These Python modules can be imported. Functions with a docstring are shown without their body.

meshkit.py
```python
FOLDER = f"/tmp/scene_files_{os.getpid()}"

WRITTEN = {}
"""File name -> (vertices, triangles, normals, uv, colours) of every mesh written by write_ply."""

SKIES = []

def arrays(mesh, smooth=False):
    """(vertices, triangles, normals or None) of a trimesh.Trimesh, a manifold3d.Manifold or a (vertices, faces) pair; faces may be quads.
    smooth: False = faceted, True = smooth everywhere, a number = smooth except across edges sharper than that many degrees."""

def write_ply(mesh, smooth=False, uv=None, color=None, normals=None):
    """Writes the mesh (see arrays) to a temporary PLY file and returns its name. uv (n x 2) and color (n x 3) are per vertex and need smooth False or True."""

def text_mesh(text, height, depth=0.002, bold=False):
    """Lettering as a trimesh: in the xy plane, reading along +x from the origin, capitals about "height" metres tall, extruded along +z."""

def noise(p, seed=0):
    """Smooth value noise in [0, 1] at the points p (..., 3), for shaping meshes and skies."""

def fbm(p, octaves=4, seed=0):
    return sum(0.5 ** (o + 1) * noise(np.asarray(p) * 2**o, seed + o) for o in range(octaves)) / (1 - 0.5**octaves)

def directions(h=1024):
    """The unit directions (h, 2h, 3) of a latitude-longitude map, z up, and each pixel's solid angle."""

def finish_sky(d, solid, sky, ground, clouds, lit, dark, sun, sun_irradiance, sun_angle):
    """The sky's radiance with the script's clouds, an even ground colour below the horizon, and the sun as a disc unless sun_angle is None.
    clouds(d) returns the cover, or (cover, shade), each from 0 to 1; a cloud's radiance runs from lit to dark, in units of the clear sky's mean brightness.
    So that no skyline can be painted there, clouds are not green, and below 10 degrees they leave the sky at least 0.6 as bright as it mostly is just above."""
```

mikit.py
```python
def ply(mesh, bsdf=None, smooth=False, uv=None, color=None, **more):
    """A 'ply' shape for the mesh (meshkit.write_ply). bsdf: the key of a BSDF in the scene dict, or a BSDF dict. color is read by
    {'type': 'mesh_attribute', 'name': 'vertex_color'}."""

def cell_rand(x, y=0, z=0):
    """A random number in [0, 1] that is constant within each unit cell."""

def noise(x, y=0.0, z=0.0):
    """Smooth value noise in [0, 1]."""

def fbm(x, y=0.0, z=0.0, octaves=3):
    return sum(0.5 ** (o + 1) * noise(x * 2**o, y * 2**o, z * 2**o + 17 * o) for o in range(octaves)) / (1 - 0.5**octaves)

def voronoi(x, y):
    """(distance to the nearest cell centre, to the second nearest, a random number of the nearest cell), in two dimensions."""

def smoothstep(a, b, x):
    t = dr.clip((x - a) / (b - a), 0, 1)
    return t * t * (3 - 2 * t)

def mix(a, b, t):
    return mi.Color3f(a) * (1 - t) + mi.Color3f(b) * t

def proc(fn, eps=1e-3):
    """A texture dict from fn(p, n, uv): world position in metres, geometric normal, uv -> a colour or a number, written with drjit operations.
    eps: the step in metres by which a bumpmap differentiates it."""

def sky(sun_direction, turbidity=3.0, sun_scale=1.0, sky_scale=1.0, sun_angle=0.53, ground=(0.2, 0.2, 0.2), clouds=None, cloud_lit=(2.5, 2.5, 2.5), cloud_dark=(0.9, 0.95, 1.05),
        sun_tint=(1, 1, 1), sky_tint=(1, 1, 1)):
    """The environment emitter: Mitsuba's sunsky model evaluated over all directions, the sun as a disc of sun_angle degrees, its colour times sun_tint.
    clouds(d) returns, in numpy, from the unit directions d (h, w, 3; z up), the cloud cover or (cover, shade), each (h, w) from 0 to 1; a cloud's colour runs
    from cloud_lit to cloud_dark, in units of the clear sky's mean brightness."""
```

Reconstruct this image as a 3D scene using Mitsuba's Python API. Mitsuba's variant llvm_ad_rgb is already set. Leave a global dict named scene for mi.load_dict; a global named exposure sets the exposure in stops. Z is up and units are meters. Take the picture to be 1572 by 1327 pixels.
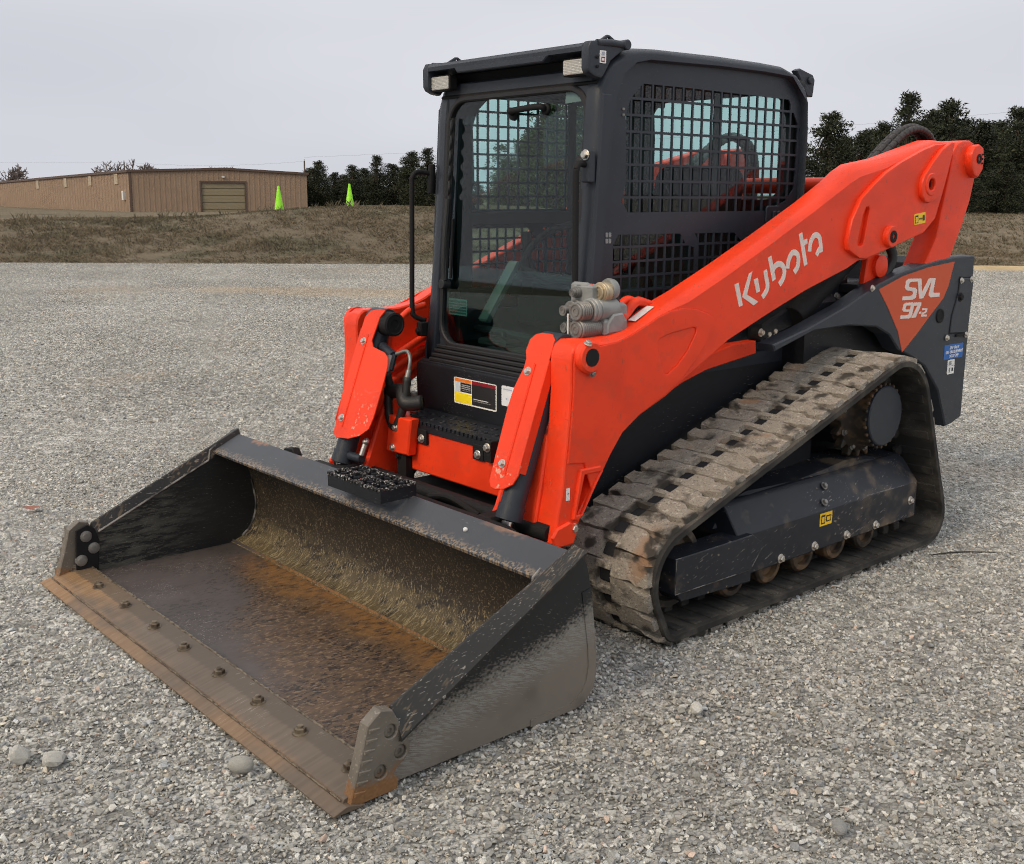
import math, random
import numpy as np, trimesh, drjit as dr, mitsuba as mi
import mikit, meshkit
from mikit import proc, noise, fbm, voronoi, cell_rand, smoothstep, mix
from shapely.geometry import Polygon, LineString, Point, box as sbox
from shapely.ops import unary_union
random.seed(7); R = np.random.default_rng(7)
T = mi.ScalarTransform4f

# ---------------------------------------------------------------- camera, sky, exposure
EYE = np.array([3.576, 3.254, 1.519])
YAW, PITCH, ROLL = math.radians(229.258), math.radians(-10.531), math.radians(0.198)
FW = np.array([math.cos(YAW)*math.cos(PITCH), math.sin(YAW)*math.cos(PITCH), math.sin(PITCH)])
RT = np.cross(FW, [0, 0, 1]); RT /= np.linalg.norm(RT); UP = np.cross(RT, FW)
UP = UP*math.cos(ROLL) - RT*math.sin(ROLL)
scene, labels = {}, {}
scene['camera'] = {'type': 'perspective', 'fov': 50.0, 'fov_axis': 'x', 'near_clip': 0.05, 'far_clip': 6000.0,
    'principal_point_offset_x': 0.0, 'principal_point_offset_y': 0.0389,
    'to_world': T().look_at(origin=EYE.tolist(), target=(EYE+FW).tolist(), up=UP.tolist())}

def overcast(d):
    p = d*np.array([3.0, 3.0, 9.0])
    n = meshkit.fbm(p+5, 4, 3)
    m = meshkit.fbm(d*np.array([1.3, 1.3, 4.0])+11, 3, 8)
    shade = np.clip(0.85 - 1.0*np.clip(d[..., 2], 0, 1) + 0.30*(n-0.5) + 0.35*(m-0.5), 0, 1)
    return np.ones(d.shape[:2]), shade
SUN = (1.0, 0.0, 0.80)
scene['sky'] = mikit.sky(SUN, turbidity=3, sun_scale=0.30, sun_angle=22, clouds=overcast, cloud_lit=(2.72, 2.73, 2.80), cloud_dark=(1.42, 1.46, 1.63))
exposure = 2.15

# ---------------------------------------------------------------- materials
def bs(name, **k):
    scene['mat_'+name] = {'type': 'twosided', 'bsdf': {'type': 'principled', **k}}
def PLY(m, mat, **k): return mikit.ply(m, 'mat_'+mat, **k)
def rgb(*c): return {'type': 'rgb', 'value': list(c)}
def col(fn): return proc(fn)
V3 = mi.Color3f
def sc3(c, k): return V3(c[0]*k, c[1]*k, c[2]*k)

def f_orange(p, n, uv):
    d = fbm(p.x*5, p.y*5, p.z*5, 3); e = fbm(p.x*26, p.y*26, p.z*26, 3)
    c = mix((.84, .051, .0120), (.72, .044, .0110), smoothstep(.35, .7, d))
    c = mix(c, (.60, .060, .022), smoothstep(.50, .72, e)*smoothstep(.42, .62, fbm(p.x*3+5, p.y*3, p.z*3, 2))*.35)
    s = noise(p.x*200, p.y*200, p.z*26); t = noise(p.x*24+p.z*150, p.y*200, p.z*24-p.x*130); b = fbm(p.x*9+3, p.y*9, p.z*9, 2)
    c = mix(c, (.24, .085, .05), smoothstep(.84, .90, s)*smoothstep(.54, .66, b)*.6)
    c = mix(c, (.66, .22, .13), smoothstep(.90, .94, t)*smoothstep(.52, .62, fbm(p.x*6+8, p.y*6, p.z*6, 2))*.6)
    g = noise(p.x*150, p.y*150, p.z*150)
    return mix(c, (.13, .055, .03), smoothstep(.90, .95, g)*smoothstep(.50, .64, b)*.6)
bs('orange', base_color=col(f_orange), roughness=0.40, specular=0.28, clearcoat=0.12, clearcoat_gloss=0.8)
def f_cover(p, n, uv):
    c = f_orange(p, n, uv)
    s = fbm(p.x*70, p.y*70, p.z*70, 3); a = fbm(p.x*11+9, p.y*11, p.z*11, 2)
    return mix(c, (.62, .34, .24), smoothstep(.60, .66, s)*smoothstep(.5, .62, a)*smoothstep(.78, .60, p.z)*.8)
bs('orange_cover', base_color=col(f_cover), roughness=0.42, specular=0.28, clearcoat=0.10, clearcoat_gloss=0.8)
def f_slate(p, n, uv):
    d = fbm(p.x*6, p.y*6, p.z*6, 3)
    c = mix((.018, .023, .032), (.029, .036, .047), d)
    s = noise(p.x*260, p.y*260, p.z*260)
    return mix(c, (.15, .15, .15), smoothstep(.93, .98, s)*.4)
bs('slate', base_color=col(f_slate), roughness=0.44, specular=0.38)
def streak(p, ax, k=1.0):
    a = (p.x, p.y, p.z)
    f = [230.0*k]*3; f[ax] = 7.0*k
    return noise(a[0]*f[0], a[1]*f[1], a[2]*f[2])
def f_black(p, n, uv):
    d = fbm(p.x*7, p.y*7, p.z*7, 3)
    c = mix((.007, .008, .011), (.014, .016, .021), d)
    s = noise(p.x*40, p.y*300, p.z*300); b = fbm(p.x*9+7, p.y*9, p.z*9, 2)
    c = mix(c, (.22, .21, .19), smoothstep(.88, .94, s)*smoothstep(.50, .68, b)*.5)
    q = noise(p.x*120, p.y*120, p.z*120)
    return mix(c, (.13, .12, .10), smoothstep(.86, .95, q)*smoothstep(.5, .7, b)*.4)
bs('black_paint', base_color=col(f_black), roughness=0.46, specular=0.32)
def f_frame(p, n, uv):
    d = fbm(p.x*6, p.y*6, p.z*6, 3)
    c = mix((.010, .012, .018), (.021, .025, .033), d)
    s = noise(p.x*34, p.y*260, p.z*260+p.x*90); b = fbm(p.x*6+7, p.y*9, p.z*9, 2)
    c = mix(c, (.34, .31, .26), smoothstep(.80, .90, s)*smoothstep(.47, .60, b)*.7)
    w = noise(p.x*75+p.z*20, p.y*50, p.z*75-p.x*20); c = mix(c, (.27, .22, .15), smoothstep(.84, .92, w)*smoothstep(.52, .66, fbm(p.x*5+2, p.y*5, p.z*5, 2))*.7)
    dust = fbm(p.x*14, p.y*14, p.z*14, 4)
    return mix(c, (.16, .12, .08), smoothstep(.46, .72, dust)*.36*smoothstep(-.12, -.45, p.x+.25*(d-.5))+smoothstep(.60, .78, dust)*.3)
bs('frame_paint', base_color=col(f_frame), roughness=0.48, specular=0.36)
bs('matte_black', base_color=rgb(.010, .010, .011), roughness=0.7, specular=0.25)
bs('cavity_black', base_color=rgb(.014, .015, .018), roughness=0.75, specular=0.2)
bs('rubber_seal', base_color=rgb(.016, .016, .018), roughness=0.55, specular=0.35)
bs('hose_rubber', base_color=rgb(.015, .015, .015), roughness=0.5, specular=0.4)
def f_rubber(p, n, uv):
    d = fbm(p.x*12, p.y*12, p.z*12, 4); g = noise(p.x*300, p.y*300, p.z*300)
    c = mix((.026, .025, .024), (.070, .064, .055), smoothstep(.40, .75, d))
    return mix(c, (.16, .14, .115), smoothstep(.70, .92, g)*smoothstep(.42, .7, d)*.7)
bs('track_rubber', base_color=col(f_rubber), roughness=0.8, specular=0.25)
def mudtone(p, lo, hi):
    d = fbm(p.x*16, p.y*16, p.z*16, 4); g = noise(p.x*240, p.y*240, p.z*240); h = noise(p.x*120+9, p.y*120, p.z*120)
    k = fbm(p.x*3.1, p.y*3.1, p.z*3.1, 3)
    c = mix((.175, .158, .134), (.310, .284, .244), g*.6+.4*fbm(p.x*60, p.y*60, p.z*60, 2))
    c = mix(c, (.40, .38, .34), smoothstep(.70, .88, h)*.8)
    c = mix(c, (.085, .076, .064), smoothstep(.66, .82, noise(p.x*260, p.y*260+4, p.z*260))*.7)
    c = mix(c, (.26, .150, .085), smoothstep(.63, .74, fbm(p.x*7+2, p.y*7, p.z*7, 3))*.75*smoothstep(.45, .7, k))
    return mix((.050, .046, .040), c, smoothstep(lo, hi, d))
bs('track_mud', base_color=col(lambda p, n, uv: mudtone(p, .30, .50)), roughness=0.9, specular=0.15)
def f_floor(p, n, uv):
    # burnished steel with a rust stain spreading from the back corner of the bucket
    l = fbm(p.x*5, p.y*5, 0.0, 4); m = fbm(p.x*34+p.y*9, p.y*80, 3.0, 4); s2 = noise(p.x*120, p.y*420, 5.0); g = noise(p.x*300, p.y*300, 1.0)
    c = mix((.038, .031, .029), (.088, .073, .069), l*.7+m*.3)
    c = mix(c, (.30, .27, .25), smoothstep(.82, .92, s2)*smoothstep(.42, .62, fbm(p.x*5+4, p.y*6, 7.0, 2))*.45)
    q = .34*(l-.5)+.10*(m-.5)
    tri = smoothstep(.12, -.08, p.x-1.62-.50*(p.y+.62)*smoothstep(-.75, -.55, p.y)+q)*smoothstep(-.78, -.60, p.y+.25*(l-.5))
    back = smoothstep(1.70, 1.55, p.x+.16*(l-.5)+.12*(m-.5))
    t = noise(p.x*70+p.y*14, p.y*150-p.x*8, 2.0); r = fbm(p.x*40, p.y*110, 3.0, 4)
    c = mix(c, mix((.052, .034, .022), (.105, .062, .032), smoothstep(.3, .7, r)), tri*.85)
    c = mix(c, (.014, .011, .009), smoothstep(.60, .74, t)*smoothstep(.36, .58, fbm(p.x*6, p.y*7+3, 1.0, 3))*(.35+.5*tri))
    c = mix(c, (.23, .155, .095), smoothstep(.70, .82, noise(p.x*90+p.y*20, p.y*190, 8.))*tri*.5)
    c = mix(c, mix((.130, .062, .020), (.255, .128, .042), r*.6+g*.4), back*smoothstep(.22, .62, m)*smoothstep(-.92, -.6, p.y+.3*(l-.5))*.92)
    return c
scene['mat_bucket_floor'] = {'type': 'twosided', 'bsdf': {'type': 'principled', 'base_color': col(f_floor), 'roughness': proc(lambda p, n, uv: .34+.3*fbm(p.x*8, p.y*8, 0., 3)), 'specular': 0.5}}
def f_back(p, n, uv):
    l = fbm(p.x*6, p.y*6, p.z*6, 3)
    c = mix((.013, .011, .009), (.034, .027, .019), l)
    s = noise(p.y*300+p.z*110, p.z*60-p.y*60, 3.0); s2 = noise(p.y*360-p.z*150, p.z*80+p.y*50, 9.0); s3 = noise(p.x*300, p.y*300, p.z*300); s4 = noise(p.y*190+p.z*150, p.z*190-p.y*90, 4.)
    low = smoothstep(.19, .015, p.z + .12*(l-.5) + .05*(s2-.5)); mid = smoothstep(.40, .12, p.z + .20*(l-.5))
    mud = fbm(p.y*22+p.x*5, p.z*40, 6.0, 4)
    c = mix(c, mix((.060, .048, .028), (.150, .112, .050), s3), smoothstep(.50, .72, mud+.30*low)*low*.85)
    c = mix(c, mix((.22, .16, .065), (.32, .27, .17), s3), smoothstep(.86-.20*low, .96-.16*low, s)*(.25+.75*mid)*.8)
    c = mix(c, (.27, .24, .18), smoothstep(.88-.14*low, .96-.10*low, s2)*(.2+.8*mid)*.7)
    return mix(c, (.16, .115, .060), smoothstep(.80, .90, s4)*(.35+.5*mid))
bs('bucket_back', base_color=col(f_back), roughness=0.6, specular=0.35)
def f_inside(p, n, uv):
    l = fbm(p.x*5, p.y*5, p.z*5, 3)
    c = mix((.010, .011, .012), (.026, .026, .025), l)
    s = noise(p.x*44+p.z*30, p.y*9, p.z*460); s2 = noise(p.x*50, p.y*9, p.z*520-p.x*110)
    w = smoothstep(1.55, 1.95, p.x + .25*(l-.5))
    q = fbm(p.x*14, p.y*9, p.z*60, 3)
    c = mix(c, (.085, .082, .068), smoothstep(.42, .66, q)*w*.8)
    c = mix(c, (.15, .145, .12), smoothstep(.72-.16*w, .90-.1*w, s)*(.15+.45*w))
    return mix(c, (.36, .34, .28), smoothstep(.90, .95, s2)*.55)
bs('bucket_inside', base_color=col(f_inside), roughness=0.5, specular=0.4)
def f_outside(p, n, uv):
    l = fbm(p.x*4, p.y*4, p.z*4, 4)
    s = noise(p.x*40+p.z*60, p.y*9, p.z*420-p.x*160); g = noise(p.x*150, p.y*150, p.z*150)
    h = p.z - .195 + .30*(p.x-1.75) + .12*(l-.5) + .06*(s-.5)
    c = mix((.150, .128, .105), (.205, .180, .152), l)
    c = mix(c, (.105, .088, .072), smoothstep(.5, .8, fbm(p.x*10, p.y*3, p.z*10, 3))*.6)
    c = mix(c, (.25, .255, .235), smoothstep(-.13, -.04, h)*smoothstep(.36, .66, s)*.75)
    c = mix(c, (.016, .017, .018), smoothstep(-.03, .035, h+.05*(g-.5)))
    return mix(c, (.24, .24, .22), smoothstep(.80, .90, s)*smoothstep(.02, .0, abs(h)-.12)*.6)
bs('bucket_outside', base_color=col(f_outside), roughness=0.52, specular=0.4)
def f_flange(p, n, uv):
    l = fbm(p.x*6, p.y*6, p.z*6, 3)
    q = p.x*.88 - p.z*.47
    s = noise(q*40+p.y*120, p.y*420-q*70, 2.0); s2 = noise(q*60-p.y*160, p.y*560+q*120, 8.0)
    c = mix((.010, .010, .010), (.028, .027, .025), l)
    c = mix(c, (.17, .125, .075), smoothstep(.62, .84, s)*smoothstep(.38, .62, l)*.75)
    return mix(c, (.30, .29, .26), smoothstep(.86, .93, s2)*.65)
bs('bucket_flange', base_color=col(f_flange), roughness=0.48, specular=0.42)
def f_rim(p, n, uv):
    l = fbm(p.x*5, p.y*5, p.z*5, 3)
    c = mix((.030, .034, .041), (.043, .048, .056), l)
    s = noise(p.x*60+p.y*40, p.y*34, p.x*150); s2 = noise(p.x*90-p.y*25, p.y*60+p.x*40, 3.0)
    b = fbm(p.x*7+3, p.y*5, 1., 2)
    c = mix(c, (.26, .27, .28), smoothstep(.88, .94, s)*smoothstep(.42, .6, b)*.5)
    e = smoothstep(1.525, 1.565, p.x + .03*(s2-.5)+.03*(l-.5))
    c = mix(c, (.20, .15, .10), e*smoothstep(.40, .62, noise(p.x*200, p.y*200, 2.))*.9)
    e2 = smoothstep(1.466, 1.444, p.x+.02*(s2-.5))*smoothstep(.55, .70, fbm(1.0, p.y*6, 4., 3))
    return mix(c, (.22, .12, .07), e2*.8)
bs('bucket_rim', base_color=col(f_rim), roughness=0.42, specular=0.45)
def f_edge(p, n, uv):
    l = fbm(p.x*9, p.y*4, p.z*9, 4); s = noise(p.x*14, p.y*130, 3.0)
    c = mix((.085, .062, .044), (.155, .122, .092), s*.35+l*.65)
    far = smoothstep(-.25, -.75, p.y + .5*(l-.5)); fr = smoothstep(2.225, 2.26, p.x+.02*(s-.5))
    c = mix(c, mix((.24, .130, .050), (.31, .190, .095), s), far*smoothstep(.25, .6, l)*.9)
    c = mix(c, mix((.20, .112, .050), (.26, .155, .080), s), fr*smoothstep(.25, .6, l)*.6)
    c = mix(c, (.085, .066, .048), smoothstep(2.182, 2.17, p.x+.01*(s-.5))*.75)
    return mix(c, (.36, .33, .29), smoothstep(.80, .95, noise(p.x*40, p.y*260, 1.))*smoothstep(.4, .7, l)*.35)
bs('edge_steel', base_color=col(f_edge), roughness=0.5, specular=0.45, metallic=0.15)
def f_cutter(p, n, uv):
    l = fbm(p.x*12, p.y*12, p.z*12, 4); g = noise(p.x*160, p.y*160, p.z*160)
    c = mix((.105, .092, .075), (.19, .168, .138), l)
    c = mix(c, (.34, .32, .28), smoothstep(.72, .9, g)*.35)
    return mix(c, mix((.17, .085, .035), (.25, .13, .055), g), smoothstep(.058, .030, p.z+.09*(l-.5)+.03*(g-.5)))
bs('cutter_steel', base_color=col(f_cutter), roughness=0.5, specular=0.5, metallic=0.2)
def f_bolt(p, n, uv):
    g = fbm(p.x*60, p.y*60, p.z*60, 3)
    return mix((.060, .044, .030), (.17, .140, .100), smoothstep(.3, .7, g))
bs('rusty_bolt', base_color=col(f_bolt), roughness=0.5, metallic=0.3, specular=0.4)
bs('zinc', base_color=rgb(.58, .55, .50), roughness=0.33, metallic=0.85)
def f_dull(p, n, uv):
    g = fbm(p.x*40, p.y*40, p.z*40, 3); return mix((.15, .145, .135), (.30, .29, .27), g)
bs('worn_glint_teeth', base_color=col(lambda p, n, uv: mix((.012, .012, .012), (.34, .33, .31), smoothstep(.62, .80, noise(p.x*190, p.y*190, p.z*190)))), roughness=0.45)  # pale noise spots paint glints as well as worn steel
bs('worn_edge', base_color=col(lambda p, n, uv: mix((.03, .028, .026), (.22, .21, .19), smoothstep(.38, .62, fbm(p.x*22, p.y*22, p.z*22, 3)))), roughness=0.45, specular=0.5)
bs('coupler_steel', base_color=col(f_dull), roughness=0.42, metallic=0.55, specular=0.5)
bs('coupler_grey', base_color=col(lambda p, n, uv: mix((.19, .20, .195), (.30, .305, .295), fbm(p.x*30, p.y*30, p.z*30, 3))), roughness=0.45, metallic=0.25)
bs('brass', base_color=rgb(.46, .38, .26), roughness=0.35, metallic=0.6)
bs('chrome', base_color=rgb(.80, .80, .80), roughness=0.08, metallic=1.0)
bs('oily_iron', base_color=col(lambda p, n, uv: mix((.030, .024, .018), (.13, .078, .040), smoothstep(.35, .7, fbm(p.x*22, p.y*22, p.z*22, 3)))), roughness=0.6, specular=0.4)
bs('muddy_iron', base_color=col(lambda p, n, uv: mix((.035, .032, .028), (.15, .115, .08), smoothstep(.35, .7, fbm(p.x*18, p.y*18, p.z*18, 4)))), roughness=0.75, specular=0.3)
scene['mat_tinted_glass'] = {'type': 'thindielectric', 'int_ior': 1.5, 'specular_transmittance': rgb(.70, .88, .855), 'specular_reflectance': rgb(.45, .45, .45)}
bs('lens', base_color=rgb(.42, .42, .39), roughness=0.12, specular=0.7, clearcoat=0.8)
bs('reflector', base_color=rgb(.85, .85, .82), roughness=0.12, metallic=1.0)
bs('print', base_color={'type': 'mesh_attribute', 'name': 'vertex_color'}, roughness=0.42, specular=0.45)
bs('letter_white', base_color=col(lambda p, n, uv: mix((.74, .64, .58), (.66, .55, .49), fbm(p.x*40, p.y*40, p.z*40, 3))), roughness=0.45)
bs('decal_orange', base_color=rgb(.54, .072, .018), roughness=0.45, specular=0.4)
bs('fabric', base_color=rgb(.018, .018, .020), roughness=0.85, specular=0.15)
bs('cab_plastic', base_color=rgb(.018, .020, .022), roughness=0.6, specular=0.3)
bs('bar_grey', base_color=rgb(.13, .145, .14), roughness=0.5)
bs('red_reflector', base_color=rgb(.35, .015, .012), roughness=0.25, clearcoat=0.5)
bs('wrap', base_color=col(lambda p, n, uv: mix((.012, .011, .011), (.045, .040, .038), noise(p.x*110, p.y*110, p.z*110))), roughness=0.5, specular=0.4)

# ground materials; a stone's own tone rides on its uv
def sandy(p):
    a = fbm(p.x*.35+3.1, p.y*.35, 1.0, 3); b = fbm(p.x*1.7, p.y*1.7+5, 2.0, 3)
    q = smoothstep(.58, .72, a*.75+b*.25)
    e = dr.sqrt(dr.square((p.x+5.7+.75*(p.y+11.6))/1.1)+dr.square((-.76*(p.x+5.7)+.65*(p.y+11.6))/3.0))
    return dr.clip(q*.55 + smoothstep(1.1, .6, e+.7*(b-.5))*.9, 0, 1)
def f_stone(p, n, uv):
    t, h = uv.x, uv.y
    v = .222 + .145*t + .23*t*t*t
    c = V3(v*1.005, v, v*.925)
    c = mix(c, V3(v*1.10, v*.98, v*.78), smoothstep(.84, .93, h)*.7)
    c = mix(c, V3(v*.80, v*.86, v*.92), smoothstep(.16, .08, h)*.7)
    c = mix(c, V3(v*1.18, v*.88, v*.72), smoothstep(.98, .985, h)*.7)
    g = noise(p.x*420, p.y*420, p.z*420)
    c = c*(.86+.28*g)*(.84+.32*fbm(p.x*1.1+4, p.y*1.1, 3., 3))
    return mix(c, V3(.42, .335, .235), sandy(p)*.45)
bs('stone', base_color=col(f_stone), roughness=0.88, specular=0.25)
def f_lot(p, n, uv):
    d1, d2, r1 = voronoi(p.x*55, p.y*55); e1, e2, r2 = voronoi(p.x*26+3, p.y*26); g = noise(p.x*7, p.y*7, 0.)
    v = .20 + .27*r1*r1
    v = dr.select(r2 > .62, .24+.30*(r2-.62)/.38 + .1*r1, v)
    v = v*(.55+.45*smoothstep(.0, .28, d2-d1))
    v = v*(.88+.24*g)
    c = V3(v*1.01, v, v*.93)
    big = fbm(p.x*.22, p.y*.22, 3., 3)
    c = c*(.76+.18*big)
    return mix(c, V3(.40, .31, .215)*(.6+.6*r1), sandy(p)*.55)
bs('lot_surface', base_color=col(f_lot), roughness=0.92, specular=0.2)
def f_field(p, n, uv):
    a = fbm(p.x*.5, p.y*.5, p.z, 4); b = fbm(p.x*4, p.y*4, p.z*4, 3)
    c = mix((.085, .072, .052), (.125, .103, .074), a)
    c = mix(c, (.062, .062, .040), smoothstep(.5, .7, fbm(p.x*.8+9, p.y*.8, 2., 3))*.5)
    return c*(.72+.56*b)
bs('field_soil', base_color=col(f_field), roughness=0.95, specular=0.1)
def f_blade(p, n, uv):
    h = uv.x
    c = mix((.105, .088, .058), (.185, .152, .104), h)
    return mix(c, (.066, .070, .044), smoothstep(.52, .66, fbm(p.x*.8+9, p.y*.8, 2., 3)+.15*(uv.y-.5))*.5)
bs('dry_grass_blade', base_color=col(f_blade), roughness=0.8, specular=0.15)
bs('sandy_verge', base_color=col(lambda p, n, uv: mix((.26, .205, .12), (.36, .29, .185), fbm(p.x*3, p.y*3, 0., 4))), roughness=0.95, specular=0.1)
bs('bark', base_color=rgb(.075, .058, .045), roughness=0.9, specular=0.1)
bs('twig_bark', base_color=rgb(.15, .125, .115), roughness=0.9, specular=0.1)
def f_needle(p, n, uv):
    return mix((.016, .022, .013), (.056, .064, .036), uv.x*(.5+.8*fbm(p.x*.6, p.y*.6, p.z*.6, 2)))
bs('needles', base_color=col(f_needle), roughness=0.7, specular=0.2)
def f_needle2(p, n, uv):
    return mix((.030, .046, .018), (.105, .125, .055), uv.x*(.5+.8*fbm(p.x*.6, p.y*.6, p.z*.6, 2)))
bs('glass_paled_needles', base_color=col(f_needle2), roughness=0.7, specular=0.2)  # needle green lightened: the veil of the door glass put into the colour
bs('tan_siding', base_color=col(lambda p, n, uv: mix((.235, .165, .113), (.275, .198, .140), fbm(p.x*.7, p.y*.7, p.z*.9, 4))), roughness=0.6, specular=0.3)
bs('pale_panel', base_color=rgb(.36, .30, .22), roughness=0.6)
bs('door_olive', base_color=rgb(.215, .180, .110), roughness=0.55)
bs('brown_trim', base_color=rgb(.085, .055, .040), roughness=0.5)
bs('cone_green', base_color=rgb(.30, .80, .02), roughness=0.45)
bs('cone_base', base_color=rgb(.015, .015, .015), roughness=0.7)
bs('pole_wood', base_color=rgb(.11, .09, .075), roughness=0.9)
bs('white_metal', base_color=rgb(.6, .6, .58), roughness=0.4)
bs('red_leaf', base_color=rgb(.24, .10, .07), roughness=0.8)
bs('dark_twig', base_color=rgb(.025, .022, .018), roughness=0.8)

# ---------------------------------------------------------------- mesh helpers
def add(key, mesh, mat, smooth=28, kind=None, label=None, **kw):
    base, k = key, 0
    while key in scene:
        k += 1; key = f'{base}_{k:03d}'
    scene[key] = PLY(mesh, mat, smooth=smooth, **kw)
    d = {}
    if kind: d['kind'] = kind
    if label: d['label'] = label
    if d: labels[key] = d
    return key
def thing(key, label, cat, group=None):
    base, k = key, 0
    while key in labels:
        k += 1; key = f'{base}_{k:03d}'
    labels[key] = {'label': label, 'category': cat}
    if group: labels[key]['group'] = group
    return key
def cat(*ms):
    return trimesh.util.concatenate([m for m in ms if m is not None])
def ccw(P):
    P = np.asarray(P, float)
    a = np.sum(P[:, 0]*np.roll(P[:, 1], -1) - np.roll(P[:, 0], -1)*P[:, 1])
    return P if a > 0 else P[::-1].copy()
def inset(P, c):
    """P counter-clockwise; each corner moves c inwards (c < 0: outwards)."""
    d = np.roll(P, -1, 0)-P; d /= np.linalg.norm(d, axis=1, keepdims=True)+1e-12
    n = np.stack([-d[:, 1], d[:, 0]], 1); m = np.roll(n, 1, 0)
    b = n+m; s = np.maximum((b*b).sum(1), .6)
    return P + b*(2*c/s)[:, None]
def rings_solid(rings):
    """rings: list of (list of loops (n,2), h); loop 0 is the outer one (ccw), the rest holes (cw). Solid between first and last ring."""
    nl = [len(l) for l in rings[0][0]]; tot = sum(nl); V, F = [], []
    for loops, h in rings:
        for l in loops: V += [(x, z, h) for x, z in l]
    for k in range(len(rings)-1):
        o = 0
        for n in nl:
            for i in range(n):
                j = (i+1) % n; a, b, c, d = k*tot+o+i, k*tot+o+j, (k+1)*tot+o+j, (k+1)*tot+o+i
                F += [(a, b, c), (a, c, d)]
            o += n
    for k, flip in ((0, True), (len(rings)-1, False)):
        loops = rings[k][0]; pts = np.vstack(loops)
        import mapbox_earcut as ec
        t = ec.triangulate_float64(np.ascontiguousarray(pts, dtype=np.float64), np.cumsum(nl).astype(np.uint32)).reshape(-1, 3)
        for a, b, c in t:
            area = (pts[b, 0]-pts[a, 0])*(pts[c, 1]-pts[a, 1])-(pts[c, 0]-pts[a, 0])*(pts[b, 1]-pts[a, 1])
            if (area > 0) == flip: b, c = c, b
            F.append((k*tot+a, k*tot+b, k*tot+c))
    return trimesh.Trimesh(np.array(V), np.array(F), process=False)
def solid(poly, h0, h1, c=0.0, holes=(), steps=1):
    """Prism of a polygon along the third axis with chamfered (steps=1) or rounded edges."""
    L = [ccw(poly)]+[ccw(h)[::-1] for h in holes]
    R_ = []
    if c <= 0: R_ = [(L, h0), (L, h1)]
    else:
        A = [math.pi/2*i/steps for i in range(steps+1)]
        for a in A: R_.append(([inset(l, c*(1-math.sin(a))) for l in L], h0+c*(1-math.cos(a))))
        for a in A[::-1]: R_.append(([inset(l, c*(1-math.sin(a))) for l in L], h1-c*(1-math.cos(a))))
    return rings_solid(R_)
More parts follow.
